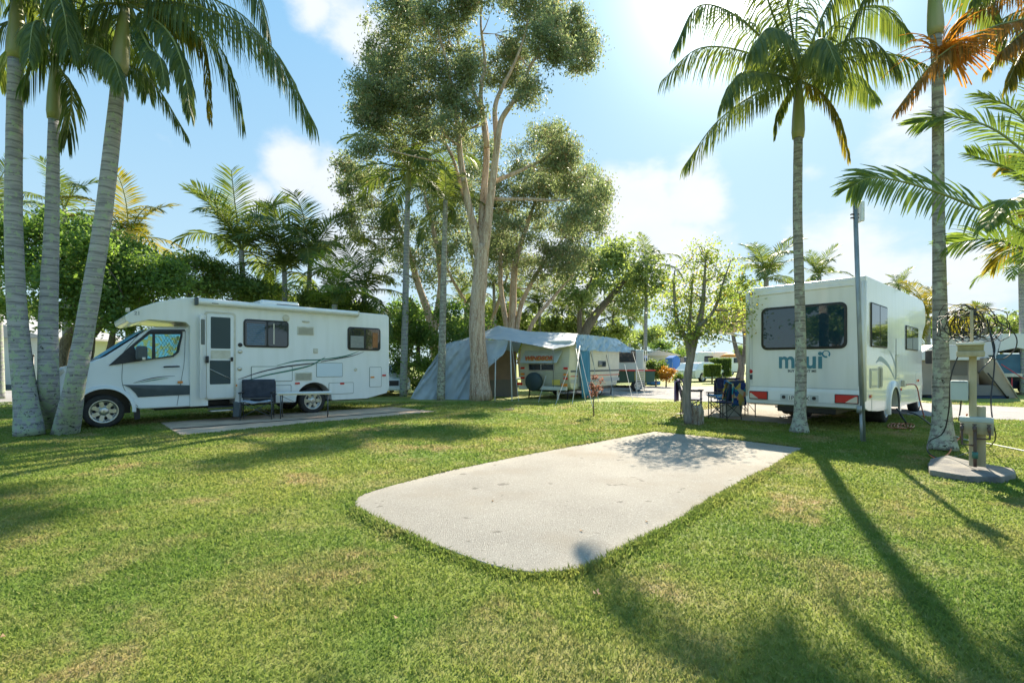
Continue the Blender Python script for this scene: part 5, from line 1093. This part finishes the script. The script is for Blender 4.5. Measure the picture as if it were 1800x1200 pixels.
for a, c in (((899,600,18.3),(912,706)),((1018,610,17.8),(1042,716)),((960,660,17.4),(946,708)),((1000,648,17.3),(976,712)),((1040,612,19),(1052,706)),((1068,614,20.3),(1078,702)),((1098,640,20.5),(1112,702)),((1112,618,22),(1136,702)),((1118,618,21.5),(1120,700))):
    tb(T_, 'guy_rope', [[P(*a), G(*c)]], .010, mat('guy_rope', (.45,.46,.44), .7), 4)
for a, c in (((1037,614,19.3),(1046,652,19)),((1064,615,20.6),(1076,672,20)),((972,614,17.65),(973,680,17.5))): tb(T_, 'tie_strap', [[P(*a), P(*c)]], .012, BLACK, 4)
dc = MB(); c0 = Matrix.Translation((2.17,17.9,0)) @ Matrix.Rotation(math.atan2(.817,.576), 4, 'Z'); vs = []
for i in range(11):
    for j in range(9):
        u = i/10; v = j/8; vs.append(c0 @ Vector((.50+u*.86+v*.12*(1-u), -.10-.03*math.sin(u*19)-.05*v, 2.0-v*1.97)))
dc.add(vs, [(i*9+j,(i+1)*9+j,(i+1)*9+j+1,i*9+j+1) for i in range(10) for j in range(8)], True)
o = dc.build('door_cloth', TARPB, None, solid=.01, offset=(vs[0].x, vs[0].y, 0)); tag(o, 'blue cloth hanging over the side door of the old caravan', 'cloth')

# ---------------------------------------------------------------- far vehicles and buildings
def at(px, Y): return Vector(((px-900)/F*Y, Y, 0))
van_body('cream caravan with orange lights partly hidden behind the old caravan', at(1131, 26.5), 1.25, 4.6, 2.2, 2.15, stripe=None, colr=mat('pale_cream', (.60,.62,.56), .4), name='caravan')
tl = empty('box_trailer', at(1104, 23.5), .3, 'small red rimmed box trailer right of the old caravan', 'trailer')
MB().box(0,1.5,0,1.2,.45,1.0).build('tub', mat('dark_green_tub', (.03,.09,.06), .6), tl, bevel=.02); MB().box(-.03,1.53,-.03,1.23,1.0,1.06).build('rim', REDL, tl)
MB().box(.35,.95,-.02,-.005,.5,.95).build('yellow_panel', mat('olive_panel', (.35,.32,.08), .6), tl); wheel(tl, .5, .05, .28, .16, .16, -1, 5)
MB().box(1.5,2.2,.55,.62,.42,.48).build('drawbar', BLACK, tl)
ld = empty('slatted_rack', at(1118, 23), .2, 'leaning white slatted rack beside the box trailer', 'rack'); mb = MB()
for i in range(10): mb.box(0,.40,-.02,.02,.12+i*.105,.17+i*.105)
mb.build('slats', mat('off_white', (.6,.58,.52), .6), ld); MB().tube([(0,0,0),(.0,0,1.2)], .02, 5).build('upright', CREAM, ld); MB().tube([(.42,0,0),(.42,0,1.2)], .02, 5).build('upright', CREAM, ld)
bt = empty('rolled_tarp', at(1148, 30.5), .05, 'bright blue rolled tarp lying on the grass by the road', 'tarp')
MB().tube([(-.45,0,.12),(-.2,.03,.16),(.1,-.02,.13),(.45,.02,.12)], [.10,.16,.15,.09], 9, jit=.12).build('roll', mat('bright_blue', (.03,.16,.5), .6), bt)
MB().tube([(-.2,0,.0),(-.2,-.16,.16),(-.2,0,.33)], .015, 5).build('strap', BLACK, bt)
car('white hatchback parked across the road left of the small tree trunk', at(1246, 40), PI+.62, WHITE2)
car('white car with its bonnet just showing left of the tarp tent', at(722, 20.2), 2.0, WHITE2, Ht=1.35)
van_body('far white campervan with a dark side window, left of the hedges', at(1226, 46), .15, 3.4, 2.0, 2.5, name='campervan', cat='campervan', wins=((.7,1.6),), colr=WHITE, rear=False)
van_body('low far white caravan behind the parked hatchback', at(1186, 52), .1, 2.8, 2.0, 2.0, wins=((.6,1.4),), rear=False)
cb = empty('holiday_cabin', at(1135, 56), .0, 'long low beige roofed cabin far across the road', 'cabin')
MB().box(0,3.0,0,4,0,2.3).build('wall', mat('cabin_cream', (.5,.5,.42), .8), cb)
MB().prism([(-.4,2.3),(-.4,2.42),(1.4,2.95),(3.9,2.42),(3.9,2.3)], SIDE, -4.4, .4).build('roof', mat('beige_roof', (.55,.47,.40), .6), cb)
window(cb, .3, 1.1, 1.1, 1.9); window(cb, 1.6, 2.5, 1.1, 1.9)
bs = empty('blue_marquee', at(1181, 50), .05, 'small blue tarp shelter between the cabin and the white caravan', 'shelter')
MB().prism([(0,.3),(.08,2.0),(.5,2.25),(.85,2.0),(.9,.3)], SIDE, -2, 0).build('roof', mat('bright_blue', (.03,.16,.5), .6), bs)
for x in (.05,.85): MB().tube([(x,0,0),(x,0,1.5)], .03, 5).build('post', GALV, bs)
um = empty('garden_umbrella', at(1282, 45), 0, 'orange garden umbrella beyond the clipped hedge', 'umbrella')
MB().lathe([(.9,2.0),(.5,2.25),(.05,2.42)], lambda a,b,h: (a,b,h), 10).build('canopy', mat('orange_canvas', (.75,.28,.04), .7), um); MB().tube([(0,0,0),(0,0,2.4)], .025, 6).build('pole', wp, um)
# extra vehicles glimpsed right of the small tree
van_body('far white caravan behind the forked tree', at(1262, 58), .1, 3.2, 2.0, 2.35, wins=((.5,1.5),(2.0,2.8)), rear=False)
# cabin at the left edge
hs = empty('white_cabin', (-34.5, 26, 0), -.05, 'white weatherboard cabin with grey metal roof at the left edge', 'cabin')
CLADW = mat('white_weatherboard', (.62,.66,.66), .6); add_ribs(CLADW)
MB().box(0,9.6,0,5,.25,2.75).build('wall', CLADW, hs)
MB().prism([(-.5,2.70),(-.5,2.80),(4.8,4.3),(10.1,2.80),(10.1,2.70)], SIDE, -5.4, .4).build('roof', mat('grey_metal_roof', (.42,.40,.40), .5, c2=(.35,.34,.34), scale=4), hs)
MB().box(0.1,9.5,.02,.4,0,.25).build('base', CHAR, hs); window(hs, 2, 3.4, 1.2, 2.1, r=.02, split=2.7); window(hs, 6, 7.2, 1.2, 2.1, r=.02, split=6.6)
pt = empty('shade_post', G(58,700), 0, 'thin dark post standing between the clumped palm trunks', 'post'); MB().tube([(0,0,0),(0,0,1.65)], .035, 8).build('post_shaft', BLACK, pt); MB().tube([(0,0,1.65),(0,0,1.70)], .05, 8).build('post_cap', BLACK, pt)

# camper trailer tent on the right
Yc = 19.0; k = Yc/F
cx = lambda px: (px-900)*k; cz = lambda py: H+(HY-py)*k
ct = empty('camper_trailer', (cx(1620), Yc, 0), 0, 'beige camper trailer tent with a white roof behind the power pedestal', 'tent'); X0 = cx(1620)
MB().prism([(0,.12),(cx(1722)-X0,.12),(cx(1722)-X0,cz(630)),(0,cz(630))], SIDE, -2.6, 0).build('canvas_wall', BEIGE, ct, bevel=.03)
MB().prism([(-.15,cz(633)),(-.05,cz(618)),(.4,cz(606)),(cx(1718)-X0,cz(607)),(cx(1733)-X0,cz(628)),(cx(1733)-X0,cz(633))], SIDE, -2.8, .15).build('roof', mat('pale_canvas_roof', (.62,.62,.62), .6, c2=(.52,.52,.53), scale=1), ct, bevel=.02)
MB().prism([(cx(1716)-X0,cz(629)),(cx(1733)-X0,cz(628)),(cx(1776)-X0,.02),(cx(1757)-X0,.0),(cx(1716)-X0,cz(652))], SIDE, -1.6, .30).build('wing_flap', BEIGE, ct, bevel=.02)
MB().tube([(cx(1733)-X0,-.33,cz(628)),(cx(1775)-X0,-.33,0)], .02, 5).build('flap_pole', mat('pale_pole', (.5,.48,.44), .5), ct); MB().tube([(cx(1722)-X0,-.33,cz(655)),(cx(1757)-X0,-.33,0)], .02, 5).build('flap_pole', BLACK, ct)
MB().box(cx(1680)-X0, cx(1757)-X0, -.28, -.02, .12, .52).build('lower_wall', GRCV, ct); MB().box(.3, cx(1760)-X0, -.3, .5, 0, .10).build('ground_mat', mat('navy_mat', (.03,.05,.10), .9), ct)
MB().box(cx(1640)-X0, cx(1700)-X0, -.02, -.005, .9, 1.5).build('mesh_window', mat('canvas_mesh', (.16,.14,.12), .9), ct)
Yd = 21; k2 = Yd/F; dx_ = lambda px: (px-900)*k2; dz_ = lambda py: H+(HY-py)*k2; X1 = dx_(1752)
bc = empty('canopy_trailer', (X1, Yd, 0), .0, 'blue sided trailer tent with a white roof at the right edge', 'trailer tent')
MB().prism([(0,dz_(657)),(3.4,dz_(657)),(3.4,dz_(622)),(0,dz_(622))], SIDE, -2.4, 0).build('canopy_wall', mat('blue_canopy', (.035,.10,.17), .7, c2=(.05,.14,.22), scale=2), bc, bevel=.02)
MB().prism([(-.12,dz_(624)),(-.1,dz_(618)),(.75,dz_(611)),(1.6,dz_(618)),(3.5,dz_(618)),(3.5,dz_(586)),(.10,dz_(587))], SIDE, -2.5, .15).build('roof', mat('white_canopy_roof', (.66,.67,.70), .6), bc, bevel=.02)
MB().box(-.05,3.5,-.06,2.4,dz_(662),dz_(656)).build('trim_rail', CREAM, bc)
MB().box(.05,3.4,.25,2.2,.25,dz_(662)).build('trailer_body', mat('navy_body', (.025,.035,.07), .5), bc, bevel=.03)
wheel(bc, 1.5, .2, .33, .2, .18, -1, 5)
MB().tube([(-.1,-.05,0),(-.1,-.05,dz_(620))], .02, 5).build('support_pole', wp, bc)
tb(bc, 'red_strap', [[Vector((X1+.1,Yd-.1,dz_(640))), Vector((X1+1.2,Yd-.5,.35))],[Vector((X1+.35,Yd-.3,.75)),Vector((X1+.3,Yd-.35,.1))]], .018, mat('red_strap', (.6,.05,.06), .6), 4)

# ---------------------------------------------------------------- small things
# pole with antenna panel
g = G(1518, 776); pl = empty('antenna_pole', g, 0, 'tall thin galvanised pole with a white antenna panel near its top', 'pole')
tpx = P(1502, 335, g.y)-g; mB = Vector((0,0,0)).lerp(tpx, .12)
MB().tube([(0,0,-.05), tuple(tpx.lerp(Vector((0,0,0)), .02))], .036, 12).build('mast', GALV, pl)
MB().tube([(-.045,-.02,-.05), tuple(mB+Vector((-.045,-.02,0)))], .022, 8).build('sleeve', GALV, pl)
MB().tube([tuple(mB+Vector((-.07,-.02,-.02))), tuple(mB+Vector((-.07,-.02,.10)))], .04, 8).build('clamp', GALV, pl)
pz = tpx.z
MB().box(tpx.x+.06, tpx.x+.12, -.09, .09, pz-.55, pz-.2).build('antenna_panel', WHITE, pl, bevel=.02)
MB().box(tpx.x-.06, tpx.x+.07, -.02, .02, pz-.42, pz-.40).build('bracket', BLACK, pl); MB().box(tpx.x-.06, tpx.x+.07, -.02, .02, pz-.48, pz-.46).build('bracket', BLACK, pl)
MB().tube([(tpx.x,0,pz-.05),(tpx.x-.005,0,pz+.02)], .015, 6).build('pole_tip', GALV, pl)

# power and water pedestal on its slab
g = G(1712, 822, .10); S0 = Vector((g.x, g.y, 0)); m_ = g.y/F
sl_ = MB(); spx = [(1631,815),(1636,806),(1665,800),(1712,812),(1783,824),(1786,832),(1762,838),(1700,837),(1634,826)]
pts = [G(a, b-1, .08) for a, b in spx]
sl_.prism([(p.x, p.y) for p in pts], lambda a, b, c: (a, b, c), -.03, .08)
so_ = sl_.build('concrete_block', SLABM, None, bevel=.015, offset=(S0.x, S0.y, 0)); tag(so_, 'dark weathered concrete block under the power pedestal', 'concrete block')
ri = MB().lathe([(.045,0),(.045,.03),(.032,.03),(.032,.0)], lambda a,b,h: (G(1678,833,.04).x+a, G(1678,833,.04).y-.02-h, .035+b), 16).build('drain_ring', CREAM, so_); ri.location = -Vector((S0.x,S0.y,0)) 
pd = empty('power_pedestal', (S0.x, S0.y, .10), 0, 'cream timber power and water pedestal with meter box and taps', 'pedestal')
th_ = math.atan2(S0.x, S0.y); pd.rotation_euler = (0, 0, -th_); ct_ = math.cos(th_)
q = lambda px, py, d=0: (((px-900)*m_-S0.x)*ct_, d, H+(HY-py)*m_-.10)
def bx(x0, x1, y0, y1, d0, d1, nm, m, bev=.006, parent=None):
    a, b = q(x0, y1), q(x1, y0); return MB().box(a[0], b[0], d0, d1, max(0,a[2]), b[2]).build(nm, m, parent or pd, bevel=bev)
bx(1703,1717,625,819,-.05,.05,'post',POSTM,.012)
bx(1716,1733,714,819,.0,.09,'post',POSTM)
bx(1687,1746,737,762,-.07,-.035,'tap_board',POSTM)
bx(1686,1746,732,741,-.075,.0,'tap_board_cap',BOXG)
hd_ = bx(1681,1731,617,627,-.16,.16,'meter_head',POSTM,.012); bx(1683,1729,607,617,-.145,.145,'grating',YELG,.004,None); bx(1680,1731,602,607,-.165,.165,'cap',CREAM,.008)
bx(1670,1702,669,704,-.11,.05,'meter_box',BOXG,.012)
bx(1672,1700,671,672,-.115,.05,'lid_line',CHAR,0)
bx(1705,1711,545,603,-.02,.02,'upper_pole',POSTM)
pi = MB(); V_ = lambda px, py, d=-.10: Vector(q(px, py, d))
pi.tube([V_(1714,818), V_(1714,748)], .016, 8); pi.tube([V_(1691,750), V_(1691,780), V_(1714,781)], .012, 8); pi.tube([V_(1739,752), V_(1739,768), V_(1716,769)], .013, 8)
pi.build('pipework', PIPE, pd)
MB().tube([V_(1714,803), V_(1714,792)], .028, 10).build('green_coupling', mat('green_brass', (.04,.15,.12), .5), pd)
for px in (1691,1713,1738):
    t_ = MB(); t_.tube([V_(px,749,-.075), V_(px,749,-.16), V_(px,756,-.17)], [.018,.018,.014], 8); t_.tube([V_(px-4,744,-.13), V_(px+4,744,-.13)], .008, 6); t_.tube([V_(px,750,-.13), V_(px,743,-.13)], .007, 6); t_.build('tap', PIPE, pd)
tbp = lambda root, pts, r, m, nm: tb(root, nm, [spline(pts, 26)], r, m)
# tangle of black cable
ca = empty('cable_tangle', (P(1712,570,6.6).x, 6.6, 0), 0, 'messy tangle of black cable slung between palm trunk and pedestal', 'cable'); cr_ = Vector(ca.location); mb = MB()
random.seed(5)
for i in range(22):
    cxp = random.gauss(1707, 20); cyp = random.gauss(572, 7); rx = random.uniform(14,42); ry = random.uniform(14,30); yy = 6.5+random.uniform(-.25,.35); a0 = random.uniform(0,6); tl_ = random.uniform(-.5,.5); pts = []
    for j in range(15):
        a = a0+j*2*PI/14*1.05; u = rx*math.cos(a)*random.uniform(.85,1.1); v = ry*math.sin(a)*random.uniform(.85,1.1); pts.append(P(min(1775,max(1648,cxp+u*math.cos(tl_)-v*math.sin(tl_))), cyp+u*math.sin(tl_)*.5+v, yy+.15*math.sin(a*2+i)))
    mb.tube([p-cr_ for p in spline(pts, 110)], .0055, 6)
mb.tube([p-cr_ for p in spline([P(1745,560,6.4),P(1782,585,6.4),P(1786,610,6.4),P(1765,630,6.4),P(1735,630,6.3)], 30)], .007, 5)
mb.build('cable_loops', RUBBER, ca)
m2 = MB()
for pts in ([P(1695,575,6.5),P(1690,610,6.4),P(1672,660,6.4),P(1668,720,6.5),P(1658,760,6.7),P(1634,775,6.9),P(1632,795,6.6),G(1660,806,.02),G(1700,796,.02),G(1730,785,.02)],
            [P(1735,560,6.5),P(1748,630,6.4),P(1742,700,6.3),P(1745,740,6.1),P(1750,770,6.3),G(1738,787,.03)], [P(1740,580,6.5),P(1748,620,6.4),P(1720,655,6.2)], [P(1690,700,6.0),P(1688,720,6.1),P(1685,740,6.1)]):
    m2.tube([p-cr_ for p in spline(pts, 40)], .008, 5)
m2.build('hanging_cable', BLACK, ca)
def cord(name, label, pts, r, m, cat='cord', n=50):
    b = Vector((pts[0].x, pts[0].y, 0)); o = MB().tube(spline(pts, n), r, 6).build(name, m, None, offset=b); return tag(o, label, cat)
cord('water_hose', 'pale water hose running over the grass to the right of the pedestal', [G(1676,765,.02),G(1700,773,.03),G(1740,780,.02),G(1770,786,.02),G(1830,797,.02),G(1900,800,.02)], .012, mat('pale_hose', (.42,.48,.45), .5), 'hose')
cord('orange_cable', 'orange cable looped round the foot of the blotchy palm', [G(1634,800,.02),G(1650,806,.03),G(1668,796,.05),G(1676,780,.05),G(1688,768,.1),P(1690,762,6.9),P(1694,745,6.6),P(1700,728,6.2)], .010, mat('orange_sheath', (.62,.16,.04), .5), 'cable')
cord('power_lead', 'black power lead sagging from under the rental motorhome to the blotchy palm', [Vector((8.55,10.75,.35)),Vector((8.6,10.55,.06)),G(1580,722,.25),G(1610,728,.16),G(1635,745,.03),G(1652,757,.02)], .016, BLACK, 'cable')
rm = Matrix.Translation((6.776,9.26,0)) @ Matrix.Rotation(math.atan2(.667,.745), 4, 'Z')
cord('red_lead', 'pinkish lead hanging from the side socket of the rental motorhome', [rm @ Vector((3.35,-.08,.85)), rm @ Vector((3.6,-.22,.82)), rm @ Vector((3.9,-.25,.45)), rm @ Vector((4.15,-.3,.02))], .014, mat('pink_sheath', (.5,.16,.16), .5), 'cable')
pts = []
for j in range(60):
    a = j*.55; t = j/59; pts.append(G(1569+t*28+11*math.cos(a), 748+4*math.sin(a)*1.1, .02+.015*(j % 3)))
cord('coiled_cord', 'loose coil of orange cord on the grass by the rental motorhome wheel', pts+[G(1602,753,.02),G(1598,758,.01),G(1582,757,.01),G(1572,760,.01)], .011, mat('rust_cord', (.45,.20,.10), .6), 'cord', 160)

# stump beside the small tree
g = G(1225, 746); st = empty('tree_stump', g, 0, 'weathered broken stump leaning against the small tree', 'stump'); mb = MB()
n = 12; vs = []; 
for j, (z, r) in enumerate(((0,.14),(.15,.125),(.3,.13),(.40,.11))):
    for i in range(n):
        a = 2*PI*i/n; rr = r*(1+.18*math.sin(i*2.3+j)); vs.append((rr*math.cos(a), rr*math.sin(a), z+(random.uniform(-.06,.07) if j == 3 else 0)))
mb.add(vs, [(j*n+i, j*n+(i+1)%n, (j+1)*n+(i+1)%n, (j+1)*n+i) for j in range(3) for i in range(n)]+[tuple(3*n+i for i in range(n))], False)
mb.build('stump_wood', barkmat('stump_wood', (.42,.36,.28), (.16,.10,.07), (.45,.44,.38), vert=True), st)
mb = MB()
for i in range(5): a = i*1.3; mb.tube([(.09*math.cos(a),.09*math.sin(a),.34),(.10*math.cos(a),.10*math.sin(a),.42+.05*(i%3))], [.03,.006], 5)
mb.build('splinters', MATS['stump_wood'], st)
# sapling and dead twigs
tree('sapling', 'thin reddish leaved sapling in front of the caravan wheel', G(1044,731), [([G(1044,731), P(1043,705,12.2), P(1046,690,12.3), P(1040,668,12.3)], [.02,.016,.012,.005])],
     [(*pblob(a, b, 12.3, c, d, n),) for a, b, c, d, n in ((1044,690,6,8,5),(1040,676,7,8,5),(1052,680,6,7,4),(1046,664,6,7,3),(1057,668,4,5,2))], RLEAF, TBARK, leaf=(.06,.03), per=26, cr=.07, cat='sapling', tname='stem', cname='leaves')
tw = empty('dead_twigs', G(893,722), 0, 'small heap of dead pale twigs on the lawn before the tent poles', 'twigs'); mb = MB()
for i in range(26):
    a = random.uniform(0,2*PI); p = Vector((random.uniform(-.15,.15), random.uniform(-.1,.1), .02)); d = Vector((math.cos(a), math.sin(a)*.5, random.uniform(.1,.7)))*random.uniform(.1,.26); mb.tube([p, p+d*.6, p+d+Vector((0,0,-.03))], [.008,.006,.003], 4)
mb.build('twig_heap', mat('dead_wood', (.38,.31,.26), .9), tw)
# fallen leaves on the lawn
lf = MB(); lfl = ['tiny pale fallen leaf in the green lawn at lower left','fallen leaf lying just beyond the near corner of the pad, leftmost of three','curled brown leaf in the middle of three beyond the near pad corner','curled brown leaf rightmost of three beyond the near pad corner','small leaf alone near the left edge of the pad','dark leaf in the middle of the concrete pad','thin leaf right of the middle of the concrete pad','brown leaf at the far left border of the lawn']
for (px, py) in ((697,1085),(1046,1042),(1050,1038),(1054,1043),(866,880),(1022,932),(1137,916),(5,1118)):
    c = G(px, py, .035); a = random.uniform(0,3); s = .014
    lf = MB().add([c+Vector((math.cos(a)*s*1.6, math.sin(a)*s*1.6, .008)), c+Vector((-math.sin(a)*s*.7, math.cos(a)*s*.7, .0)), c-Vector((math.cos(a)*s*1.6, math.sin(a)*s*1.6, -.010)), c-Vector((-math.sin(a)*s*.7, math.cos(a)*s*.7, .002))], [(0,1,2,3)])
    o = lf.build('fallen_leaf', mat('fallen_leaf', (.30,.19,.10), .8), None, offset=c, solid=.001); tag(o, lfl.pop(0), 'leaf', 'fallen leaves on the lawn and pad')

# camp chairs and tables
def camp_chair(label, loc, rz, fabric, cover=None, cover_name='draped_cloth', cover2=None, group='folding camp chairs', wide=.60):
    """faces local -y; seat front at y=0"""
    R_ = empty('camp_chair', loc, rz, label, 'camp chair', group); w_ = wide/2
    fm = mat('chair_frame', (.10,.11,.12), .4, metal=.5)
    for s in (-1, 1):
        MB().tube([(s*w_,.02,0),(s*w_,.02,.62)], .012, 6).build('leg', fm, R_); MB().tube([(s*w_,.50,0),(s*w_,.46,.62),(s*w_,.58,.93)], .012, 6).build('leg', fm, R_)
        MB().box(s*w_-.035, s*w_+.035, -.03, .48, .62, .65).build('armrest', RUBBER, R_, bevel=.012)
    mb = MB(); mb.tube([(-w_,.02,.06),(w_,.02,.42)], .009, 5); mb.tube([(w_,.02,.06),(-w_,.02,.42)], .009, 5); mb.tube([(-w_,.5,.06),(w_,.48,.42)], .009, 5); mb.tube([(w_,.5,.06),(-w_,.48,.42)], .009, 5)
    for s in (-1,1): mb.tube([(s*w_,.02,.08),(s*w_,.48,.42)], .009, 5); mb.tube([(s*w_,.5,.08),(s*w_,.02,.42)], .009, 5)
    mb.build('cross_bars', fm, R_)
    def grid(name, f, m, nu=9, nv=7, parent=R_):
        vs = [f(i/(nu-1), j/(nv-1)) for i in range(nu) for j in range(nv)]
        return MB().add(vs, [(i*nv+j,(i+1)*nv+j,(i+1)*nv+j+1,i*nv+j+1) for i in range(nu-1) for j in range(nv-1)], True).build(name, m, parent, solid=.012)
    grid('seat', lambda u, v: (-w_+2*w_*u, .0+.48*v, .43-.05*math.sin(u*PI)*math.sin(v*PI*.8+.3)), fabric)
    grid('backrest', lambda u, v: (-w_+2*w_*u, .47+.11*v+.03*math.sin(u*PI), .46+.47*v), fabric)
    if cover:
        c = grid(cover_name, lambda u, v: (-w_*1.08+2.16*w_*u, (.44-.05*(.55-v)*2 if v < .55 else .62+.04*math.sin(u*7)) , (.50+.45*v/.55 if v < .55 else .95-(v-.55)/.45*.60)), cover, 12, 14)
    if cover2: grid('seat_cloth', lambda u, v: (-w_*.95+1.9*w_*u, -.03+.48*v, .455-.05*math.sin(u*PI)+.015*math.sin(u*12+v*6)), cover2)
    return R_
def fold_table(label, loc, rz, Lx, Wy, hz, top, cloth_=None):
    R_ = empty('camp_table', loc, rz, label, 'camp table'); fm = mat('chair_frame', (.10,.11,.12), .4, metal=.5)
    MB().box(0,Lx,0,Wy,hz-.03,hz).build('tabletop', top, R_, bevel=.01); MB().box(.04,Lx-.04,.03,Wy-.03,hz-.055,hz-.03).build('apron', SILV, R_)
    for x in (.08,Lx-.08):
        for y in (.06,Wy-.06): MB().tube([(x,y,hz-.05),(x,y,0)], .013, 6).build('leg', fm, R_)
        MB().tube([(x,.06,.12),(x,Wy-.06,hz-.12)], .008, 5).build('brace', fm, R_)
    MB().tube([(.08,.06,hz-.06),(.38,.06,hz-.22),(.08,.06,hz-.22)], .008, 5).build('brace', fm, R_)
    return R_
JACK = mat('dark_jacket', (.035,.04,.055), .9, c2=(.06,.065,.085), scale=7, bump=.5, bscale=10)
a = G(449, 735)
camp_chair('dark camp chair with a black jacket over its back, beside the left motorhome door', Vector((-6.03, 11.38, .022)), .35, mat('grey_fabric', (.33,.36,.40), .8), cover=JACK, cover_name='jacket', wide=.66, cover2=mat('pale_seat', (.45,.50,.58), .8))
jb = camp_chair.__name__
bg_ = MB(); bg_.prism([(0,0),(.16,.0),(.18,.32),(.02,.36)], SIDE, -.05, .05); o = bg_.build('hanging_bag', CHAR, None, bevel=.02, offset=(0,0,0)); o.location = (-6.52, 11.32, .10); tag(o, 'small grey bag hanging beside the left camp chair', 'bag')
fold_table('low white folding table beside the rear wheel of the left motorhome', Vector((-5.61, 11.52, .022)), .35, 1.22, .55, .62, mat('white_top', (.72,.73,.72), .5))
PUR = mat('purple_towel', (.25,.17,.38), .95, c2=(.33,.24,.47), scale=9, bump=.6, bscale=40)
NAVY = mat('navy_towel', (.02,.03,.09), .95, c2=(.04,.05,.13), scale=9, bump=.6, bscale=40)
pat = mat('patterned_towel', (.05,.22,.42), .95); T = pat.node_tree; t = T.nodes.new('ShaderNodeTexCoord'); mpn = T.nodes.new('ShaderNodeMapping'); mpn.inputs['Rotation'].default_value = (.5,.6,.3); ck = T.nodes.new('ShaderNodeTexVoronoi'); ck.inputs['Scale'].default_value = 11; ck.feature = 'F1'
T.links.new(t.outputs['Object'], mpn.inputs[0]); T.links.new(mpn.outputs[0], ck.inputs['Vector']); cr = T.nodes.new('ShaderNodeValToRGB'); sp_ = T.nodes.new('ShaderNodeSeparateXYZ'); T.links.new(ck.outputs['Color'], sp_.inputs[0]); T.links.new(sp_.outputs[0], cr.inputs[0])
cr.color_ramp.interpolation = 'CONSTANT'; cr.color_ramp.elements[0].color = (.02,.05,.22,1); cr.color_ramp.elements[1].position = .25; cr.color_ramp.elements[1].color = (.02,.33,.42,1)
for p_, c_2 in ((.45,(.55,.42,.10,1)),(.6,(.55,.50,.36,1)),(.75,(.03,.12,.40,1)),(.88,(.65,.28,.16,1))): e = cr.color_ramp.elements.new(p_); e.color = c_2
T.links.new(cr.outputs[0], T.nodes['Principled BSDF'].inputs['Base Color'])
camp_chair('camp chair with a purple towel over its back, nearest the small tree', Vector((4.85, 12.35, .02)), 1.15, mat('navy_fabric', (.03,.05,.12), .8), cover=PUR, cover_name='purple_towel')
camp_chair('camp chair draped with a bright patterned beach towel, beside the purple one', Vector((4.92, 11.72, .02)), -2.55, mat('navy_fabric', (.03,.05,.12), .8), cover=pat, cover_name='patterned_towel', wide=.58)
ch = camp_chair('camp chair with a navy lettered towel behind the blue covered table', Vector((5.95, 12.75, .02)), .1, mat('navy_fabric', (.03,.05,.12), .8), cover=NAVY, cover_name='navy_towel')
MB().box(-.10,.12,.372,.382,.66,.90).build('towel_emblem', mat('grey_emblem', (.45,.45,.46), .9), ch); 
text(ch, 'emblem_letter', 'U', .20, (.01,.366,.70), (PI/2,0,0), NAVY, offset=.008)
tb2 = fold_table('black legged folding table under a blue cloth left of the rental motorhome', Vector((5.05, 11.85, .02)), .05, 1.05, .6, .52, mat('pale_top', (.6,.62,.62), .5))
o = MB(); vs = []
for i in range(14):
    for j in range(8):
        u, v = i/13, j/7; dr = max(0, (.12-v)/.12)*.10; vs.append((-.02+1.0*u, -.015+.62*v-0*dr, .535-dr+.012*math.sin(i*1.3)*math.cos(j)))
o.add(vs, [(i*8+j,(i+1)*8+j,(i+1)*8+j+1,i*8+j+1) for i in range(13) for j in range(7)], True)
oc = o.build('tablecloth', mat('blue_towel', (.02,.14,.42), .95, c2=(.08,.40,.55), scale=14, lo=.5, hi=.55), None, solid=.012); oc.location = tb2.location; oc.rotation_euler = tb2.rotation_euler; tag(oc, 'blue beach towel spread over the folding table', 'towel')
cl_ = empty('storage_tub', Vector((5.35,12.1,.02)), .1, 'grey storage tub under the blue covered table', 'tub'); MB().prism([(0.03,0),(.42,0),(.46,.28),(0,.28)], SIDE, -.3, 0).build('tub_body', BOXG, cl_, bevel=.02); MB().box(-.01,.47,-.01,.31,.28,.31).build('lid', WHITE, cl_, bevel=.01)
for i, x in enumerate((6.6, 6.85)):
    th = empty('thong', (x, 11.9, .025), .3+i*.3, ['left thong of the dark pair on the slab','right thong of the dark pair on the slab, nearer the motorhome'][i], 'sandal', 'pair of thongs on the slab'); MB().prism([(-.04,0),(.04,0),(.05,.13),(.03,.25),(-.03,.25),(-.05,.13)], lambda p, q_, d: (q_, p, d), 0, .02).build('sole', BLACK, th, bevel=.005); MB().tube([(.06,-.04,.02),(.13,0,.06),(.18,0,.02)], .006, 5).build('strap', RUBBER, th)
